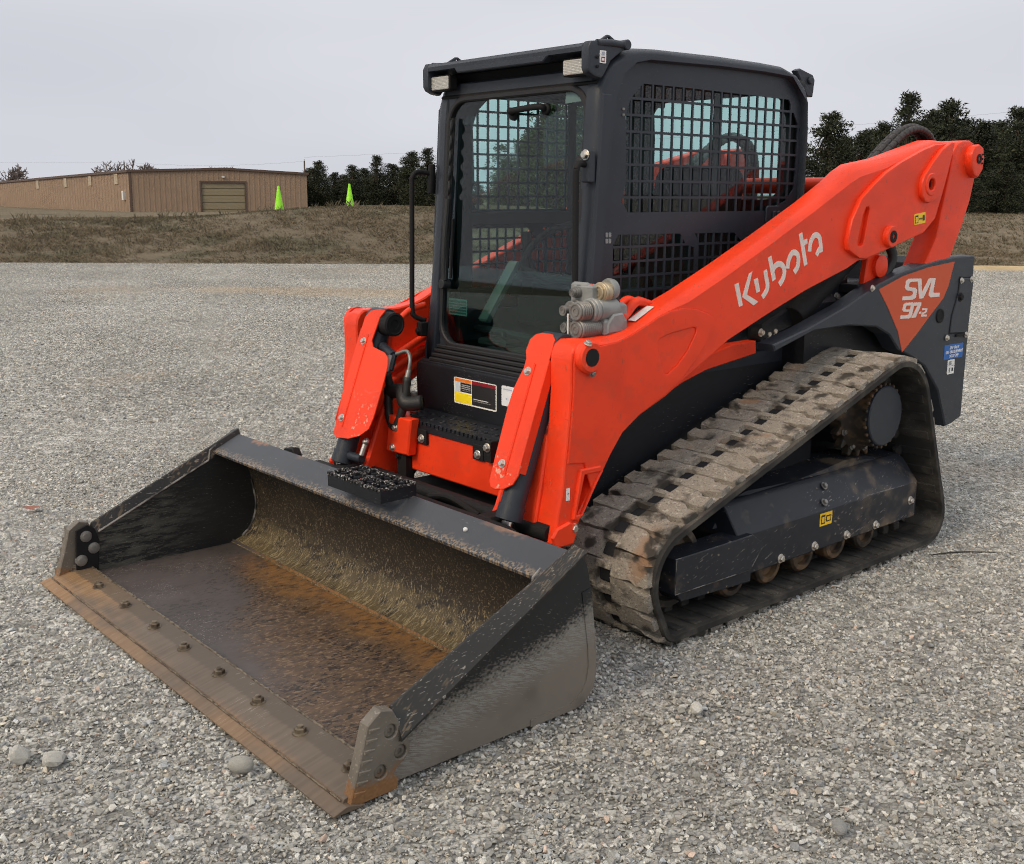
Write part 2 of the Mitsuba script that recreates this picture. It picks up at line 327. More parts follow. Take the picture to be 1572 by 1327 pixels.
def to_axes(m, kind):
    v = m.vertices.copy()
    if kind == 'y':   m = trimesh.Trimesh(v[:, [0, 2, 1]], m.faces[:, ::-1], process=False)   # (a,b,h) -> (x,h,z)
    elif kind == 'x': m = trimesh.Trimesh(v[:, [2, 0, 1]], m.faces, process=False)            # (a,b,h) -> (h,y,z)
    return m
def py(poly, y0, y1, c=0.0, holes=(), steps=1): return to_axes(solid(poly, y0, y1, c, holes, steps), 'y')
def px(poly, x0, x1, c=0.0, holes=(), steps=1): return to_axes(solid(poly, x0, x1, c, holes, steps), 'x')
def pz(poly, z0, z1, c=0.0, holes=(), steps=1): return solid(poly, z0, z1, c, holes, steps)
def rect(a0, b0, a1, b1): return [(a0, b0), (a1, b0), (a1, b1), (a0, b1)]
def rrect(a0, b0, a1, b1, r, n=5):
    return np.array(sbox(a0+r, b0+r, a1-r, b1-r).buffer(r, quad_segs=n).exterior.coords)[:-1]
def bx(x0, x1, y0, y1, z0, z1, c=0.003): return pz(rect(x0, y0, x1, y1), z0, z1, c)
def circ(cx, cz, r, n=24): return [(cx+r*math.cos(2*math.pi*i/n), cz+r*math.sin(2*math.pi*i/n)) for i in range(n)]
def mirror(m):
    v = m.vertices.copy(); v[:, 1] *= -1
    return trimesh.Trimesh(v, m.faces[:, ::-1], process=False)
def frame_of(d):
    d = np.asarray(d, float); d = d/np.linalg.norm(d)
    a = np.cross(d, [0, 0, 1] if abs(d[2]) < .9 else [1, 0, 0]); a /= np.linalg.norm(a)
    return d, a, np.cross(d, a)
def lathe(p, axis, prof, n=24):
    """prof: (distance along axis, radius) pairs, from bottom to top."""
    d, a, b = frame_of(axis); p = np.asarray(p, float); V, F = [], []
    for h, r in prof:
        for i in range(n):
            t = 2*math.pi*i/n; V.append(p+d*h+(a*math.cos(t)+b*math.sin(t))*r)
    for k in range(len(prof)-1):
        for i in range(n):
            j = (i+1) % n; F += [(k*n+i, k*n+j, (k+1)*n+j), (k*n+i, (k+1)*n+j, (k+1)*n+i)]
    V += [p+d*prof[0][0], p+d*prof[-1][0]]; z = len(prof)*n
    for i in range(n):
        j = (i+1) % n; F += [(z, j, i), (z+1, (len(prof)-1)*n+i, (len(prof)-1)*n+j)]
    return trimesh.Trimesh(np.array(V), np.array(F), process=False)
def cyl(p0, p1, r, n=24, c=0.003):
    p0, p1 = np.asarray(p0, float), np.asarray(p1, float); h = np.linalg.norm(p1-p0); c = min(c, h/3, r/3)
    return lathe(p0, p1-p0, [(0, r-c), (c, r), (h-c, r), (h, r-c)], n)
def smooth_path(P, k=6):
    P = np.asarray(P, float)
    if len(P) < 3: return P
    Q = np.vstack([2*P[0]-P[1], P, 2*P[-1]-P[-2]]); out = []
    for i in range(1, len(Q)-2):
        for t in np.linspace(0, 1, k, endpoint=False):
            a, b, c, d = Q[i-1:i+3]
            out.append(.5*(2*b+(c-a)*t+(2*a-5*b+4*c-d)*t*t+(3*b-a-3*c+d)*t**3))
    return np.vstack(out+[P[-1]])
def tube(P, r, n=10, smooth=True, k=6):
    P = smooth_path(P, k) if smooth else np.asarray(P, float)
    r = np.broadcast_to(np.asarray(r, float), len(P)) if np.ndim(r) == 0 else np.interp(np.linspace(0, 1, len(P)), np.linspace(0, 1, len(r)), r)
    t = np.gradient(P, axis=0); t /= np.linalg.norm(t, axis=1, keepdims=True)
    _, a, _ = frame_of(t[0]); V, F = [], []
    for i in range(len(P)):
        a = a-t[i]*(a@t[i]); a /= np.linalg.norm(a); b = np.cross(t[i], a)
        for j in range(n):
            w = 2*math.pi*j/n; V.append(P[i]+r[i]*(a*math.cos(w)+b*math.sin(w)))
    for i in range(len(P)-1):
        for j in range(n):
            q = (j+1) % n; F += [(i*n+j, i*n+q, (i+1)*n+q), (i*n+j, (i+1)*n+q, (i+1)*n+j)]
    V += [P[0], P[-1]]; z = len(P)*n
    for j in range(n):
        q = (j+1) % n; F += [(z, q, j), (z+1, (len(P)-1)*n+j, (len(P)-1)*n+q)]
    return trimesh.Trimesh(np.array(V), np.array(F), process=False)
def hexbolt(p, axis, r=.012, h=.009, washer=True):
    p = np.asarray(p, float); d = np.asarray(axis, float); d = d/np.linalg.norm(d); ms = []
    if washer: ms.append(lathe(p, d, [(0, r*1.45), (.002, r*1.45), (.003, r*1.35)], 16))
    ms.append(lathe(p+d*.0025, d, [(0, r), (h*.75, r), (h, r*.82)], 6))
    return cat(*ms)
def uvsphere(c, r, n=12, s=(1, 1, 1)):
    m = trimesh.creation.icosphere(2, 1.0); m.vertices = m.vertices*np.array(s)*r+np.array(c); return m
def coloured(parts):
    """parts: list of (mesh, colour) -> one mesh and its vertex colours."""
    m = cat(*[p for p, _ in parts]); c = np.vstack([np.tile(k, (len(p.vertices), 1)) for p, k in parts]); return m, c
def place2(m, o, ex, ey, ez):
    """a mesh in (a, b, h) coordinates put at o with axes ex, ey, ez."""
    M = np.stack([ex, ey, ez], 1); v = m.vertices@M.T+np.asarray(o)
    return trimesh.Trimesh(v, m.faces if np.linalg.det(M) > 0 else m.faces[:, ::-1], process=False)
def decal(key, o, ex, ey, w, h, items, back=(.75, .75, .72), text=()):
    """A printed sticker: a backing sheet with print on it, in units of its width and height."""
    ex, ey = np.asarray(ex, float), np.asarray(ey, float); ez = np.cross(ex, ey); P = []
    P.append((place2(pz(rrect(0, 0, w, h, min(w, h)*.06, 2), 0, .0012), o, ex, ey, ez), back))
    for k, (a0, b0, a1, b1, c) in enumerate(items):
        P.append((place2(pz(rect(a0*w, b0*h, a1*w, b1*h), .0012, .0016+.0002*(k % 6)), o, ex, ey, ez), c))
    for s, a, b, hh, c in text:
        m = meshkit.text_mesh(s, hh*h, .0004, True); m.vertices += [a*w, b*h, .0030]
        P.append((place2(m, o, ex, ey, ez), c))
    m, c = coloured(P)
    return add(key, m, 'print', smooth=False, color=c)
EXP, EYP, EZP = np.array([1., 0, 0]), np.array([0, 1., 0]), np.array([0, 0, 1.])


# ================================================================ the setting
# site frame: u along the far edge of the gravel lot, d across it, origin on the ground under the loader
SU, SD = np.array([-.7577, .6526, 0]), np.array([-.6526, -.7577, 0])
def site(u, d, z=0.0): return SU*u+SD*d+np.array([0, 0, z])
def site_mesh(m):
    v = m.vertices; return trimesh.Trimesh(v[:, :1]*SU+v[:, 1:2]*SD+v[:, 2:]*EZP, m.faces[:, ::-1], process=False)
LOT_EDGE = 19.6
def ground_z(u, d):
    """height of the grass land beyond the lot: a bank on the left, a gentle rise on the right"""
    u, d = np.broadcast_arrays(np.asarray(u, float), np.asarray(d, float))
    p = np.stack([u*.16, d*.16, u*0], -1)
    n = meshkit.fbm(p, 4, 5)-.5; n2 = meshkit.fbm(p*5, 3, 9)-.5
    left = 1/(1+np.exp(np.clip((u-3.0)/1.6, -40, 40)))
    t = np.clip((d-LOT_EDGE)/(8.0*left+34*(1-left)), 0, 1); t = t*t*(3-2*t)
    rise = .76+.34/(1+np.exp(np.clip(-(u+8.6)/.9, -40, 40)))
    h = (rise*left+.62*(1-left))*t
    h = h - np.clip((d-30)/60, 0, 1)*left*.95*np.clip((d-30)/10, 0, 1)
    h = h + (n*.16+n2*.06)*np.clip((d-LOT_EDGE)/2.0, 0, 1)*np.clip(1.6-(d/90), .2, 1)
    return np.where(d < LOT_EDGE, -.06, h)
def grid_mesh(us, ds, zf):
    U, D = np.meshgrid(us, ds, indexing='ij'); Z = zf(U, D); n, m = U.shape
    V = np.stack([U.ravel(), D.ravel(), Z.ravel()], 1); i = np.arange(n*m).reshape(n, m)
    a, b, c, e = i[:-1, :-1].ravel(), i[1:, :-1].ravel(), i[1:, 1:].ravel(), i[:-1, 1:].ravel()
    return trimesh.Trimesh(V, np.vstack([np.stack([a, b, c], 1), np.stack([a, c, e], 1)]), process=False)
near_u = np.linspace(-26, 26, 180); far_u = np.geomspace(27, 2500, 22)
us = np.concatenate([-far_u[::-1], near_u, far_u])
ds = np.concatenate([[-2500, -600, -100, LOT_EDGE-.02], np.linspace(LOT_EDGE, 34, 80), np.linspace(34.6, 70, 40), np.geomspace(74, 2500, 24)])
add('field', site_mesh(grid_mesh(us, ds, ground_z)), 'field_soil', smooth=True, kind='structure')
us2 = np.concatenate([-np.geomspace(600, 30, 8), np.linspace(-26, 26, 90), np.geomspace(30, 600, 8)])
ds2 = np.concatenate([-np.geomspace(600, 20, 8), np.linspace(-15, LOT_EDGE+.1, 60)])
add('gravel_lot', site_mesh(grid_mesh(us2, ds2, lambda u, d: -.012+.012*(meshkit.fbm(np.stack([u*.5, d*.5, u*0], -1), 3, 2)-.5))), 'lot_surface', smooth=True, kind='structure')

# loose stones: tiles of crushed rock, laid over the lot side by side
from scipy.spatial import ConvexHull
def stone_shapes(n, k, seed):
    r = np.random.default_rng(seed); out = []
    while len(out) < n:
        p = r.normal(size=(k, 3)); p /= np.linalg.norm(p, axis=1, keepdims=True); p *= r.uniform(.84, 1, (k, 1))
        h = ConvexHull(p); f = h.simplices.copy()
        for i, s in enumerate(f):
            if np.cross(p[s[1]]-p[s[0]], p[s[2]]-p[s[0]])@h.equations[i, :3] < 0: f[i] = s[::-1]
        u, inv = np.unique(f, return_inverse=True); out.append((p[u], inv.reshape(f.shape)))
    return out
def rotations(r, n):
    q = r.normal(size=(n, 4)); q /= np.linalg.norm(q, axis=1, keepdims=True); w, x, y, z = q.T
    return np.stack([1-2*(y*y+z*z), 2*(x*y-z*w), 2*(x*z+y*w), 2*(x*y+z*w), 1-2*(x*x+z*z), 2*(y*z-x*w), 2*(x*z-y*w), 2*(y*z+x*w), 1-2*(x*x+y*y)], 1).reshape(n, 3, 3)
def stone_tile(size, n, med, sig, lo, hi, k, seed):
    r = np.random.default_rng(seed); S = stone_shapes(20, k, seed+50)
    rad = np.clip(med*np.exp(sig*r.normal(size=n)), lo, hi)/2
    rot = rotations(r, n); xy = r.uniform(-size/2, size/2, (n, 2)); tone = r.uniform(size=n); hue = r.uniform(size=n)
    which = r.integers(0, 20, n); V, F, UV, o = [], [], [], 0
    sq = np.stack([r.uniform(.8, 1.25, n), r.uniform(.75, 1.0, n), r.uniform(.62, .95, n)], 1)
    for i in range(n):
        p, f = S[which[i]]; q = (p*sq[i])@rot[i].T*np.array([1, 1, .78])*rad[i]
        up = q[:, 2].max(); z = -.012+min(.35*up, .005)+r.uniform(-.42, .38)*up
        V.append(q+[xy[i, 0], xy[i, 1], z]); F.append(f+o); UV.append(np.tile([tone[i], hue[i]], (len(p), 1))); o += len(p)
    return np.vstack(V), np.vstack(F), np.vstack(UV)
near_kind = [stone_tile(1.06, 9400, .0116, .42, .006, .032, 10, 100+i) for i in range(5)]
mid_kind = [stone_tile(2.08, 10500, .0190, .32, .011, .036, 8, 200+i) for i in range(3)]
for i, (v, f, uv) in enumerate(near_kind): scene[f'near_stones_{i}'] = {'type': 'shapegroup', 'stones': PLY((v, f), 'stone', uv=uv)}
for i, (v, f, uv) in enumerate(mid_kind): scene[f'mid_stones_{i}'] = {'type': 'shapegroup', 'stones': PLY((v, f), 'stone', uv=uv)}
labels['gravel'] = {'label': 'crushed grey stone gravel covering the parking lot', 'category': 'gravel', 'kind': 'stuff'}
CAM_U, CAM_D = float(EYE@SU), float(EYE@SD)
tiles = []
for d in np.arange(-4.0, 3.0, 1.0):
    for u in np.arange(-9, 9, 1.0):
        if abs(u-CAM_U) < .47*(d-CAM_D+.9)+1.6: tiles.append((u, d, 'near', R.integers(0, 5), R.integers(0, 4)))
for d in np.arange(3.5, LOT_EDGE+.5, 2.0):
    for u in np.arange(-18, 18, 2.0):
        if abs(u-CAM_U) < .47*(d-CAM_D+1)+3.0: tiles.append((u, d, 'mid', R.integers(0, 3), R.integers(0, 4)))
for i, (u, d, kind, k, q) in enumerate(tiles):
    o = site(u, d, 0)
    scene[f'gravel__{i+1:03d}'] = {'type': 'instance', 'to_world': T().translate(o.tolist()).rotate([0, 0, 1], 139.26+90*float(q)), 'g': {'type': 'ref', 'id': f'{kind}_stones_{k}'}}

# a few single larger stones that stand out
def rock(key, label, p, size, seed, tone, hue, flat=.7, ang=0, rough=.12):
    r = np.random.default_rng(seed); m = trimesh.creation.icosphere(3 if rough < .2 else 1, 1.0)
    n = meshkit.fbm(m.vertices*1.3+seed, 3, seed)-.5; m.vertices = m.vertices*(1+rough*2.6*n)[:, None]
    m.vertices = m.vertices*np.array(size)*.5*[1, 1, 1]
    m.apply_transform(trimesh.transformations.rotation_matrix(ang, [0, 0, 1])); m.vertices += np.array(p)+[0, 0, size[2]*.28]
    if rough > .2: m = m.convex_hull.simplify_quadric_decimation(face_count=60) if hasattr(m, 'simplify_quadric_decimation') and False else trimesh.Trimesh(*(lambda h: (h.vertices, h.faces))(m.convex_hull))
    k = thing(key, label, 'stone')
    scene[k] = PLY(m, 'stone', smooth=rough < .2, uv=np.tile([tone, hue], (len(m.vertices), 1)))
rock('stone', 'angular pale grey stone near the bottom left corner beside a tan one', (2.789, .295, 0), (.062, .05, .05), 3, .62, .5, ang=.4, rough=.45)
rock('stone', 'flat tan stone just right of the pale angular stone', (2.72, .362, 0), (.075, .06, .035), 5, .55, .85, ang=1.0, rough=.3)
rock('pebble', 'smooth rounded brown pebble lying in front of the bucket edge', (2.352, .725, 0), (.072, .05, .046), 8, .32, .86, ang=2.3, rough=.06)
rock('stone', 'dark grey flat stone in the gravel at the lower right', (1.38, 1.93, 0), (.06, .035, .03), 9, .12, .12, ang=.8, rough=.1)
rock('stone', 'whitish stone in the gravel right of the bucket side plate', (1.16, 1.30, 0), (.055, .04, .035), 11, .80, .5, ang=.8, rough=.3)
k = thing('leaf', 'reddish brown dead leaf lying on the gravel left of the bucket', 'leaf')
lf = np.array([[0, 0, 0], [.03, .022, .012], [.075, .028, .004], [.12, 0, .018], [.075, -.03, .010], [.03, -.02, .002]])
scene[k] = PLY((np.array([1.92, -2.16, .01])+lf, np.array([[0, 1, 5], [1, 4, 5], [1, 2, 4], [2, 3, 4]])), 'red_leaf')
k = thing('stick', 'thin dark stick lying on the gravel right of the track', 'stick')
scene[k] = PLY(tube([(-.70, 1.02, .012), (-.78, 1.07, .018), (-.86, 1.10, .012), (-.95, 1.19, .014)], [.002, .004, .0035, .002], 6), 'dark_twig', smooth=True)

# dry grass on the bank and the land behind it
def grass(n, umin, umax, dmin, dmax, hmin, hmax, w, seed, lean=.5):
    r = np.random.default_rng(seed); u = r.uniform(umin, umax, n); d = r.uniform(dmin, dmax, n)
    dens = meshkit.fbm(np.stack([u*.9, d*.9, u*0], -1), 3, 4); keep = dens > r.uniform(.15, .60, n); u, d, dens = u[keep], d[keep], dens[keep]
    z = ground_z(u, d); n = len(u); B = 7
    u = np.repeat(u, B)+r.normal(0, .05, n*B); d = np.repeat(d, B)+r.normal(0, .05, n*B); z = np.repeat(z, B)-.02
    h = r.uniform(hmin, hmax, n*B)*np.repeat(.5+dens, B); a = r.uniform(0, 2*np.pi, n*B); t = r.uniform(.1, lean+.4, n*B)*h
    b = np.stack([np.cos(a), np.sin(a)], 1); s = np.stack([-b[:, 1], b[:, 0]], 1)*w*r.uniform(.6, 1.3, (n*B, 1))
    P = np.stack([u, d], 1)
    V = np.stack([np.column_stack([P-s/2, z]), np.column_stack([P+s/2, z]), np.column_stack([P+b*t[:, None]*.45+s*.35, z+h*.7]), np.column_stack([P+b*t[:, None], z+h])], 1).reshape(-1, 3)
    i = np.arange(n*B)*4
    F = np.vstack([np.stack([i, i+1, i+2], 1), np.stack([i, i+2, i+3], 1)])
    uv = np.tile([[.1, 0], [.1, 0], [.7, 0], [1, 0]], (n*B, 1)); uv[:, 1] = np.repeat(r.uniform(size=n*B), 4)
    return V[:, :1]*SU+V[:, 1:2]*SD+V[:, 2:]*EZP, F, uv
G = [grass(34000, -15, 13, LOT_EDGE+.05, 31, .03, .085, .014, 1, 1.2), grass(420, -15, -4, 21, 28, .10, .26, .010, 2, .4), grass(12000, 2, 34, 20, 62, .05, .13, .022, 3, 1.2)]
v = np.vstack([g[0] for g in G]); o = np.cumsum([0]+[len(g[0]) for g in G]); f = np.vstack([g[1]+a for g, a in zip(G, o)])
scene['dry_grass'] = PLY((v, f), 'dry_grass_blade', uv=np.vstack([g[2] for g in G]))
labels['dry_grass'] = {'label': 'short dry brown grass on the bank behind the gravel lot', 'category': 'grass', 'kind': 'stuff'}
add('sandy_verge', site_mesh(grid_mesh(np.linspace(3.2, 60, 60), np.linspace(0, 1.7, 8), lambda u, d: -.030+.065*np.sin(d/1.7*np.pi)*(.6+.8*meshkit.fbm(np.stack([u, d, u*0], -1), 3, 6))).apply_translation([0, LOT_EDGE-1.6, 0])), 'sandy_verge', smooth=True, kind='structure')

# ---------------------------------------------------------------- metal building
b = thing('metal_building', 'long low tan metal building with a roll-up door beyond the grass bank', 'building')
def wall_panel(A, B, zb, zA, zB, pitch, depth, ribw):
    """ribbed sheet between two ground points with a straight sloping top; A, B in site coordinates"""
    A, B = np.asarray(A, float), np.asarray(B, float); L = np.linalg.norm(B-A); e = (B-A)/L; nrm = np.array([e[1], -e[0]])
    s, o = [0.], [0.]
    for k in range(int(L/pitch)):
        c = (k+.5)*pitch
        for q, dd in ((-ribw, 0), (-ribw*.55, depth), (ribw*.55, depth), (ribw, 0)): s.append(c+q); o.append(dd)
    s.append(L); o.append(0.); s, o = np.array(s), np.array(o)
    P = A+e*s[:, None]+nrm*o[:, None]; zt = zA+(zB-zA)*s/L
    V = np.vstack([np.column_stack([P, np.full(len(s), zb)]), np.column_stack([P, zt])]); n = len(s); i = np.arange(n-1)
    return trimesh.Trimesh(V, np.vstack([np.stack([i, i+1, i+n+1], 1), np.stack([i, i+n+1, i+n], 1)]), process=False)
def flip(m): return trimesh.Trimesh(m.vertices, m.faces[:, ::-1], process=False)
P0, P1 = np.array([-34.84, 95.2]), np.array([-19.72, 99.2]); e = (P1-P0)/np.linalg.norm(P1-P0); nr = np.array([-e[1], e[0]])
LN = np.linalg.norm(P1-P0); PB = np.array([-64.9, 135.0]); P2 = P1+nr*30
at = lambda s, off=0.0: P0+e*s-nr*off
da, db = 6.05, 10.15
zbase = -.6
roof = lambda s: 3.42+.26*min(s, 8.4)/8.4-.40*max(s-8.4, 0)/(LN-8.4)
add(b+'__wall', site_mesh(flip(cat(wall_panel(at(0), at(da), zbase, roof(0), roof(da), .46, .035, .09), wall_panel(at(db), at(LN), zbase, roof(db), roof(LN), .46, .035, .09), wall_panel(at(da), at(db), 2.60, roof(da), roof(db), .46, .035, .09)))), 'tan_siding', smooth=False)
add(b+'__wall', site_mesh(flip(wall_panel(PB, P0, -1.6, 2.72, 3.42, .9, .04, .08))), 'tan_siding', smooth=False)
add(b+'__wall', site_mesh(flip(wall_panel(P1, P2, zbase, 3.28, 3.28, .9, .04, .08))), 'tan_siding', smooth=False)
def sbox3(o, ex, w, dep, z0, z1):
    """box from site point o along unit ex (w), outwards (dep)"""
    ny = np.array([ex[1], -ex[0]]); c = [o, o+ex*w, o+ex*w+ny*dep, o+ny*dep]
    return site_mesh(flip(flip(pz(np.array(c), z0, z1))))
for k in range(5):
    z0 = -.6+.64*k
    add(b+'__door__panel', sbox3(at(da+.16, -.12), e, db-da-.32, .06, z0+.025, z0+.615), 'door_olive', smooth=False)
add(b+'__door__backing', sbox3(at(da+.02, -.30), e, db-da-.04, .06, zbase, 2.62), 'door_olive', smooth=False)
add(b+'__door__frame', cat(sbox3(at(da-.02, -.02), e, .16, .10, zbase, 2.62), sbox3(at(db-.14, -.02), e, .16, .10, zbase, 2.62), sbox3(at(da+.14, -.02), e, db-da-.28, .10, 2.46, 2.62)), 'brown_trim', smooth=False)
def beam(A, B, zA, zB, h, dep, up=0.):
    A, B = np.asarray(A), np.asarray(B); L = np.linalg.norm(B-A); x = (B-A)/L; ny = np.array([x[1], -x[0]])
    V = [np.append(q+ny*o, z+dz) for q, z in ((A, zA), (B, zB)) for o in (-.05, dep) for dz in (up, up+h)]
    F = [(0, 1, 3, 2), (4, 6, 7, 5), (0, 4, 5, 1), (2, 3, 7, 6), (1, 5, 7, 3), (0, 2, 6, 4)]
    m = trimesh.Trimesh(np.array(V), np.vstack([[(a, c, d), (a, d, f_)] for a, c, d, f_ in F]), process=False); m.fix_normals(); m = site_mesh(m); m.fix_normals(); return m
add(b+'__roof_trim', cat(beam(at(-.2), at(8.4), 3.42, 3.68, .2, .18, -.06), beam(at(8.4), at(LN+.2), 3.68, 3.28, .2, .18, -.06), beam(PB, P0, 2.72, 3.42, .22, .18, -.08)), 'brown_trim', smooth=False)
rv = np.array([np.append(at(-.2), 3.46), np.append(at(8.4), 3.74), np.append(at(LN+.2), 3.33), np.append(P2, 3.33), np.append(PB+nr*6, 2.9), np.append(PB, 2.78)])
rm = trimesh.Trimesh(np.vstack([rv, rv-[0, 0, .06]]), np.array([[0, 1, 5], [1, 2, 3], [1, 3, 4], [1, 4, 5], [6, 11, 7], [7, 9, 8], [7, 10, 9], [7, 11, 10]]), process=False)
add(b+'__roof', site_mesh(rm), 'brown_trim', smooth=False)
ex2 = (P0-PB)/np.linalg.norm(P0-PB); LL = np.linalg.norm(P0-PB)
for s in (.38, .60, .77, .93):
    zt = 2.72+.70*s
    add(b+'__wall_panel', sbox3(PB+ex2*(s*LL-.55), ex2, 1.0, .09, zt-1.05, zt-.12), 'pale_panel', smooth=False, label='pale rectangular panel under the roof edge')
add(b+'__corner_trim', sbox3(at(-.06), e, .22, .09, zbase, 3.42), 'brown_trim', smooth=False)
add(b+'__lamp', sbox3(at((da+db)/2-.1), e, .26, .3, 2.92, 3.05), 'white_metal', smooth=False)
add(b+'__meter_box', sbox3(PB+ex2*(LL-1.6), ex2, .4, .25, .9, 1.7), 'white_metal', smooth=False)

# ---------------------------------------------------------------- tall green cones
def cone(u, d, h, label, tilt=0):
    k = thing('marker_cone', label, 'cone', 'tall green cones on the grass bank'); z = float(ground_z(u, d))-.02
    m = lathe((0, 0, .045), (0, 0, 1), [(0, .135), (.01, .135), (h*.93, .028), (h-.045, .022)], 24)
    bb = pz(rrect(-.165, -.165, .165, .165, .03), 0, .045, .008)
    M = T().translate(site(u, d, z).tolist()).rotate([0, 0, 1], 35+tilt)
    add(k+'__body', m, 'cone_green', smooth=40, to_world=M); add(k+'__base', bb, 'cone_base', to_world=M)
cone(-7.5, 28.2, .74, 'bright green cone in front of the tan building wall')
cone(-5.55, 29.2, .74, 'bright green cone standing in front of the dark pine trees', 20)

# ---------------------------------------------------------------- utility poles and wires
def pole(u, d, h, label, g='utility poles beyond the building'):
    k = thing('utility_pole', label, 'pole', g); z = float(ground_z(u, d))
    add(k+'__post', cyl(site(u, d, z-.5), site(u, d, z+h), .075, 10), 'pole_wood', smooth=40)
    add(k+'__insulator', cyl(site(u, d, z+h), site(u, d, z+h+.18), .05, 8), 'white_metal', smooth=40)
    return site(u, d, z+h-.05), site(u, d, z+h-.05)
def wire(a, c, sag, label):
    k = thing('power_line', label, 'wire', 'power lines'); t = np.linspace(0, 1, 20)[:, None]
    scene[k] = PLY(tube(np.asarray(a)*(1-t)+np.asarray(c)*t-EZP*sag*4*t*(1-t), .006, 4, False), 'dark_twig', smooth=True)
A1 = pole(-21.9, 110, 5.0, 'thin utility pole behind the right end of the tan building')
A2 = pole(-44.5, 122, 5.2, 'utility pole behind the bare trees left of the tan building')
A3 = pole(-110.0, 150, 7.0, 'utility pole left of the frame beyond the building')
A4 = pole(58, 92, 9.5, 'utility pole to the right beyond the pines')
wire(A2[0], A3[0], .5, 'thin power line over the roof at the left of the photo')
wire(A1[0], A2[0], .4, 'thin power line above the tan building roof')
wire(A1[1]+[0, 0, .4], A4[0], .6, 'thin power line above the pine trees on the right')

# ---------------------------------------------------------------- trees
def pine(seed, h, w, clumps, shape=1.0, open_=.0):
    """trunk and a crown of many needle sprays; crown widest at a third of its height"""
    r = np.random.default_rng(seed); V, UV = [], []; lobes = [(r.uniform(0, 6.28), r.uniform(.25, .9), r.uniform(.25, .5)) for _ in range(9)]; limbs = [tube([(0, 0, -.6), (.03*h*r.normal()*.3, 0, h*.5), (0, 0, h*.96)], [.022*h, .014*h, .003*h], 6)]
    lead = [(0., 0., 1.)]+[(math.cos(q)*w*v, math.sin(q)*w*v, g) for q, v, g in zip(r.uniform(0, 6.28, 5), r.uniform(.35, .85, 5), r.uniform(.52, .90, 5))]
    for i in range(clumps):
        ld = lead[max(0, int(r.integers(0, 9))-3)]; t = r.uniform(.03, 1.0)**.85; a = r.uniform(0, 2*np.pi)
        env = .66*w*(math.sin(math.pi*min(t*.56+.36, 1.0)))**shape*(1.0 if t < .85 else (1-t)/.15*.6+.4)
        lump = .50+.62*max(math.exp(-((math.remainder(a-q[0], 2*math.pi)/.75)**2+((t-q[1])/.09)**2)) for q in lobes)+.35*meshkit.noise(np.array([math.cos(a)*1.4+seed, math.sin(a)*1.4, t*h*.55]), seed)
        rr = env*lump*math.sqrt(r.uniform(.15, .92)); c = np.array([math.cos(a)*rr+ld[0]*(.35+.65*t), math.sin(a)*rr+ld[1]*(.35+.65*t), t*h*ld[2]+r.normal()*.012])
        if r.uniform() < .22: limbs.append(tube([(0, 0, max(t*h-.25*rr, .1)), c*[.5, .5, 1]-[0, 0, .1*rr], c], [.006*h, .004*h, .002*h], 4))
        n = 30; sp = .055*h*(1.15-.5*t)
        q = c+np.clip(r.normal(size=(n, 3)), -1.4, 1.4)*np.array([sp, sp, sp*.55]); dr_ = r.normal(size=(n, 3))+np.array([math.cos(a), math.sin(a), .55]); dr_ /= np.linalg.norm(dr_, axis=1, keepdims=True)
        s = np.cross(dr_, r.normal(size=(n, 3))); s /= np.linalg.norm(s, axis=1, keepdims=True); L = r.uniform(.020, .036, (n, 1))*h
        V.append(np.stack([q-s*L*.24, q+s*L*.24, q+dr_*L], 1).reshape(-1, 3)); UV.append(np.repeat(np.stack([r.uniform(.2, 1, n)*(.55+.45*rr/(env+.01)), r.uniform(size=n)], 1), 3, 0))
    V = np.vstack(V); F = np.arange(len(V)).reshape(-1, 3)
    return cat(*limbs), (V, F), np.vstack(UV)
kinds = [pine(11, 1.0, .27, 340), pine(12, 1.0, .33, 430, .8), pine(13, 1.0, .25, 300, 1.1), pine(14, 1.0, .39, 460, .7)]
def crown_dict(i, mat): return PLY(kinds[i][1], mat, uv=kinds[i][2])
trunk_ply = [PLY(k[0], 'bark', smooth=40) for k in kinds]; crown_ply = [crown_dict(i, 'needles') for i in range(4)]; crown_glass_paled = [crown_dict(i, 'glass_paled_needles') for i in range(4)]
def tree(u, d, h, w, kind, rot, label, group, pale=False):  # pale: crown colour lightened for the cab glass in front of it
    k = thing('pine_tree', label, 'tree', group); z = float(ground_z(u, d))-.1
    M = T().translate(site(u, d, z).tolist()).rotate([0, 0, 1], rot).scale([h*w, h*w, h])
    scene[k+'__trunk'] = {**trunk_ply[kind], 'to_world': M}; scene[k+'__crown'] = {**(crown_glass_paled if pale else crown_ply)[kind], 'to_world': M}
